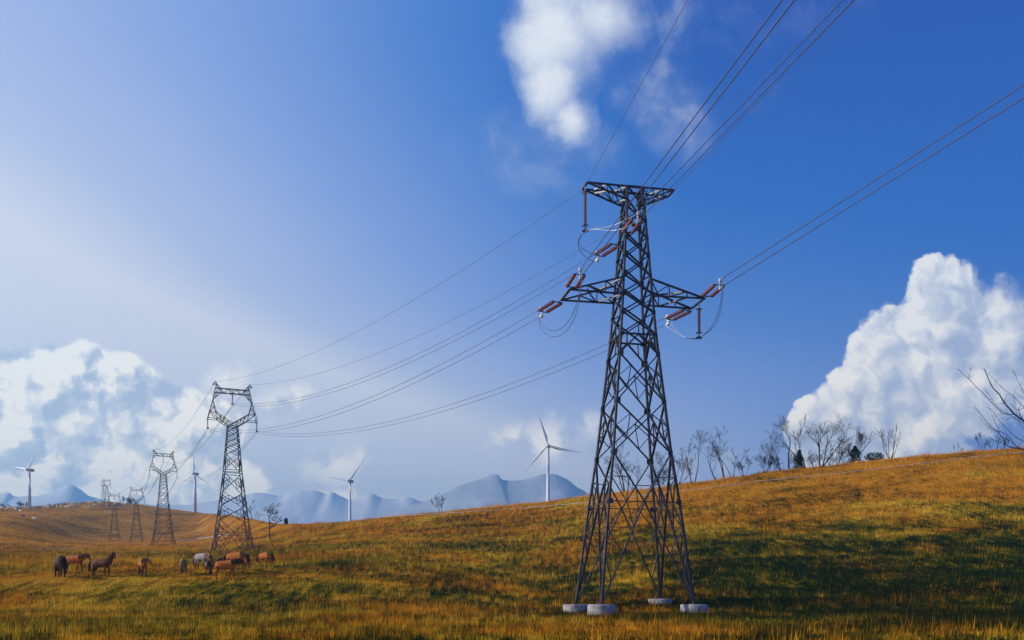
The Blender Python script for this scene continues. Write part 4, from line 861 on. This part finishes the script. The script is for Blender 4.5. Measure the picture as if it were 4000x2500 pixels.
def horse_mesh(pose, bend, sway):
    J = [((-0.55, 0, 1.08), (0.30, 0.32)), ((-0.78, 0, 1.05), (0.25, 0.27)), ((-0.25, 0, 1.03), (0.33, 0.34)), ((0.08, 0, 1.00), (0.35, 0.36)), ((0.40, 0, 1.04), (0.30, 0.35)), ((0.62, 0, 1.13), (0.22, 0.29))]
    Ed = [(0, 1), (0, 2), (2, 3), (3, 4), (4, 5)]
    nk = {'stand': [((0.80, 0, 1.38), .17), ((0.98, 0, 1.62), .125), ((1.06, 0, 1.72), .10), ((1.18, 0, 1.60), .11), ((1.34, 0, 1.42), .075), ((1.42, 0, 1.32), .065)],
          'low': [((0.86, 0, 1.26), .17), ((1.10, 0, 1.30), .125), ((1.24, 0, 1.33), .10), ((1.34, 0, 1.20), .11), ((1.47, 0, 1.00), .075), ((1.53, 0, 0.90), .065)],
          'graze': [((0.84, 0, 1.00), .17), ((1.02, 0, 0.76), .125), ((1.12, 0, 0.62), .10), ((1.16, 0, 0.48), .11), ((1.20, 0, 0.26), .075), ((1.22, 0, 0.16), .065)]}[pose]
    prev = 5; nb = []
    for i, (p, r) in enumerate(nk):
        t = (i + 1) / len(nk); x0 = 0.62; dx = p[0] - x0; y = math.sin(bend * t) * dx; x = x0 + math.cos(bend * t) * dx
        J.append(((x, y, p[2]), (r * (1.0 if i < 2 else 0.9), r * (1.35 if i < 2 else 1.15)))); Ed.append((prev, len(J) - 1)); prev = len(J) - 1; nb.append(Vector((x, y, p[2])))
    poll = nb[2]; fw = (nb[3] - nb[1]); fw.z = 0; fw.normalize(); sdv = Vector((-fw.y, fw.x, 0))
    for s in (-1, 1):
        e = poll + sdv * 0.06 * s + Vector((0, 0, 0.06)); J.append((tuple(e), .035)); Ed.append((8, len(J) - 1)); J.append((tuple(e + sdv * 0.03 * s + Vector((0, 0, 0.11)) - fw * 0.02), .013)); Ed.append((len(J) - 2, len(J) - 1))
    for s in (-1, 1):
        fx = sway * s
        L = [((0.43, s * .15, .86), .13), ((0.44 + fx * .4, s * .16, .68), .085), ((0.45 + fx * .8, s * .16, .46), .058), ((0.45 + fx, s * .16, .14), .042), ((0.47 + fx, s * .16, .08), .05), ((0.49 + fx, s * .16, .01), .055)]
        p = 4
        for q in L: J.append(q); Ed.append((p, len(J) - 1)); p = len(J) - 1
        bx = -sway * s * 0.8
        L = [((-0.60, s * .15, .88), .18), ((-0.55 + bx * .3, s * .17, .72), .12), ((-0.74 + bx * .7, s * .17, .50), .068), ((-0.70 + bx, s * .17, .15), .044), ((-0.67 + bx, s * .17, .08), .05), ((-0.65 + bx, s * .17, .01), .055)]
        p = 0
        for q in L: J.append(q); Ed.append((p, len(J) - 1)); p = len(J) - 1
    return skin_mesh('body', J, Ed, 0, 1), nb
def build_horse(px, py, Y, rz, pose, bend, sway, coat_, hair, scale, label):
    x = at(px, Y); z = h1(x, Y); root = empty('horse', (x, Y, z - 0.02), rz, scale * 1.10); tag(root, label, 'horse', 'horses grazing in the meadow')
    me, nb = horse_mesh(pose, bend, sway); me.materials.clear(); me.materials.append(COATS[coat_]); o = bpy.data.objects.new('body', me); COL.objects.link(o); o.parent = root
    rng = random.Random(int(px)); b = MB()
    crestp = [Vector((0.46, 0, 1.40)), Vector((0.64, 0, 1.42 if pose != 'graze' else 1.36))] + [nb[0] + (Vector((-0.06, 0, .24)) if pose != 'graze' else Vector((0.12, 0, .20))), nb[1] + (Vector((-0.07, 0, .16)) if pose != 'graze' else Vector((0.14, 0, .10))), nb[2] + (Vector((0.0, 0, 0.12)) if pose != 'graze' else Vector((0.10, 0, .06)))]
    for i in range(210 if pose != 'graze' else 110):        # mane locks fall to one side of the neck
        t = rng.random() * (len(crestp) - 1); j = min(int(t), len(crestp) - 2); c = crestp[j].lerp(crestp[j + 1], t - j); s = -1 if rng.random() < 0.75 else 1
        l = rng.uniform(0.18, 0.40); b.tube([c, c + Vector((rng.gauss(0, .02), s * 0.17, -l * 0.4)), c + Vector((rng.gauss(0, .03), s * 0.235, -l))], [0.028, 0.024, 0.006], 3, cap=False)
    for i in range(14):
        c = nb[2] + Vector((0, rng.gauss(0, .03), .08)); d = (nb[3] - nb[2]).normalized(); b.tube([c, c + d * 0.12 + Vector((0, rng.gauss(0, .03), 0.03)), c + d * 0.24], [0.022, 0.018, 0.005], 3, cap=False)
    b.build('mane', HAIR[hair], root, True)
    b = MB()
    for i in range(34):
        ang = rng.uniform(0, 6.28); rr = rng.uniform(0, .05); sw = rng.gauss(0, .06); b.tube([(-0.93, math.cos(ang) * rr * .5, 1.17), (-1.06, sw * .4, 1.05), (-1.12 + rng.gauss(0, .03), sw, 0.75), (-1.10 + rng.gauss(0, .05), sw * 1.5, 0.42 + rng.uniform(-.1, .12))], [0.035, 0.035, 0.028, 0.006], 4, cap=False)
    b.build('tail', HAIR[hair], root, True); return root
def hy(px, py): return ground_at(px, py, 60).y
HL = [(236, 2256, -55, 'graze', 0.15, 0.05, 'dark', 'black', 1.28, 'dark brown horse grazing with head down, at the left end of the herd'),
      (290, 2238, -12, 'low', -0.15, 0.12, 'chestnut', 'brown', 1.12, 'bright chestnut horse with lowered head, just behind the dark grazing one'),
      (398, 2253, -14, 'stand', -0.35, 0.06, 'brown', 'brown', 1.10, 'dark brown horse standing alone with head up'),
      (557, 2251, -58, 'low', 0.55, 0.04, 'bay', 'black', 1.0, 'light bay horse facing the viewer with dark mane, alone in the middle'),
      (716, 2246, -75, 'graze', 0.1, 0.14, 'tan', 'tan', 0.98, 'pale tan horse grazing head-on at the left of the right-hand group'),
      (790, 2226, -35, 'graze', 0.1, 0.08, 'grey', 'tan', 1.13, 'pale grey horse grazing behind the small dun one'),
      (812, 2236, -65, 'graze', 0.2, 0.05, 'dun', 'black', 0.74, 'small dun foal grazing in front of the grey horse'),
      (882, 2263, -4, 'low', 0.05, 0.10, 'chestnut', 'black', 1.12, 'large chestnut horse walking right in front of the others'),
      (922, 2228, -22, 'graze', -0.1, 0.10, 'chestnut', 'brown', 1.20, 'chestnut horse grazing with a thick brown mane, behind the walking one'),
      (868, 2222, 80, 'graze', 0.1, 0.05, 'dark', 'black', 0.80, 'dark brown foal half hidden behind the walking chestnut horse'),
      (1036, 2214, -38, 'graze', -0.15, 0.14, 'chestnut', 'brown', 1.06, 'chestnut horse grazing apart, at the right end of the herd')]
for px, py, rz, pose, bend, sway, ct, hr, sc_, lb in HL: build_horse(px, py, hy(px, py), R(rz), pose, bend, sway, ct, hr, sc_, lb)

WOOL = coat('sheep_wool', (0.90, 0.80, 0.55), (0.80, 0.68, 0.45)); WOOLD = coat('grey_wool', (0.20, 0.17, 0.19), (0.32, 0.27, 0.26)); FACE = coat('sheep_face', (0.22, 0.18, 0.15), (0.34, 0.28, 0.22))
def sheep_mesh(graze):
    J = [((-0.1, 0, .62), (.24, .25)), ((-.45, 0, .62), (.22, .23)), ((.25, 0, .62), (.22, .24)), ((.48, 0, .66), (.14, .17))]; Ed = [(0, 1), (0, 2), (2, 3)]
    nk = [((.62, 0, .52), .10), ((.70, 0, .32), .08), ((.76, 0, .14), .055)] if graze else [((.62, 0, .84), .10), ((.70, 0, .98), .085), ((.86, 0, .92), .06)]
    p = 3
    for q in nk: J.append(q); Ed.append((p, len(J) - 1)); p = len(J) - 1
    hd = len(J) - 2
    for s in (-1, 1): J.append(((nk[1][0][0] - .02, s * .15, nk[1][0][2] + .03), .025)); Ed.append((hd, len(J) - 1))
    for s in (-1, 1):
        for x0, par in ((.28, 2), (-.5, 1)):
            p = par
            for q in (((x0, s * .13, .38), .09), ((x0 - (.05 if par == 1 else 0), s * .13, .22), .045), ((x0, s * .13, .01), .04)): J.append(q); Ed.append((p, len(J) - 1)); p = len(J) - 1
    return skin_mesh('sheep_body', J, Ed, 0, 1)
SM = {(g_, w_): sheep_mesh(g_) for g_ in (True, False) for w_ in (0, 1)}
for (g_, w_), me in SM.items(): me.materials.clear(); me.materials.append((WOOL, WOOLD)[w_])
def sheep(px, py, rz, graze, dark, scale, label, y0=60, group='sheep of the hillside flock', Y=None):
    g = ground_at(px, py, y0); o = bpy.data.objects.new('sheep', SM[(graze, dark)]); COL.objects.link(o); o.location = g + Vector((0, 0, 0.04)); o.rotation_euler = (0, 0, R(rz)); o.scale = (scale,) * 3
    return tag(o, label, 'sheep', group)
sheep(137, 2034, 178, False, 0, 1.95, 'cream sheep standing with raised head, nearest of the flock', group='two nearest sheep')
sheep(91, 2023, -150, True, 1, 1.9, 'dark grey sheep grazing beside the nearest cream one', group='two nearest sheep')
rs = random.Random(5)
MID = [(66, 2001, 1), (79, 2000, 0), (61, 1993, 0), (72, 1993, 1), (147, 1989, 1), (157, 1988, 1), (167, 1988, 0), (187, 1987, 0), (212, 1983, 1), (222, 1983, 0), (226, 1979, 1), (240, 1984, 0), (258, 1985, 0), (264, 1986, 0), (276, 1981, 0), (289, 1981, 0), (300, 1980, 1), (336, 1982, 0), (348, 1985, 0), (369, 1978, 0), (379, 1977, 0), (394, 1975, 1), (418, 1979, 0), (427, 1979, 1), (452, 1977, 0), (459, 1979, 1), (466, 1978, 1), (478, 1977, 0), (486, 1977, 0)]
for i, (px, py, dk) in enumerate(MID):
    near = 'below the left turbine' if px < 100 else 'just right of the left turbine' if px < 200 else 'in the middle of the flock' if px < 360 else 'near the small crest pylon' if px < 440 else 'between the third and fourth pylons'
    sheep(px, min(py, 2001), rs.choice((0, 180, 40, 200, -30, 150)), rs.random() < .8, dk, rs.uniform(1.6, 1.95) * (1.35 if px > 440 else 1.0), '%s sheep grazing %s, one of the larger distant ones' % ('dark grey' if dk else 'cream', near), 560, 'distant sheep, %s, %s' % ('dark' if dk else 'cream', near))
for i in range(66):
    px = rs.uniform(4, 400) if i > 16 else rs.uniform(4, 110); c = crest(px); e = HOR - (c.z - EYE) / c.y * FPX
    py = e + rs.uniform(0.5, 8) * (1 if px > 130 else 1.2); dk = int(rs.random() < 0.4)
    sheep(px, py, rs.choice((0, 180, 30, 210, -40)), rs.random() < .85, dk, rs.uniform(1.25, 1.6), 'tiny %s sheep in the far rows of the flock near the crest' % ('grey' if dk else 'cream'), 560, 'tiny far %s sheep' % ('grey' if dk else 'cream'))

# ------------------------------------------------------------------ air
def build_haze():
    b = MB(); x0, x1, y0, y1, z0, z1 = -4600, 4600, -120, 4970, -30, 610
    v = [(x, y, z) for z in (z0, z1) for y in (y0, y1) for x in (x0, x1)]
    o = meshobj('haze', v, [(0, 2, 3, 1), (4, 5, 7, 6), (0, 1, 5, 4), (2, 6, 7, 3), (0, 4, 6, 2), (1, 3, 7, 5)], None)
    m = bpy.data.materials.new('air'); m.use_nodes = True; k = NT(m.node_tree); k.n.clear(); pv = k.node('ShaderNodeVolumePrincipled')
    pv.inputs['Color'].default_value = (0.34, 0.69, 1.0, 1); pv.inputs['Density'].default_value = 0.00025; pv.inputs['Anisotropy'].default_value = 0.3
    out = k.node('ShaderNodeOutputMaterial'); k.l.new(pv.outputs[0], out.inputs['Volume']); o.data.materials.append(m); tag(o, 'thin bluish haze in the valley air', kind='stuff')
build_haze()
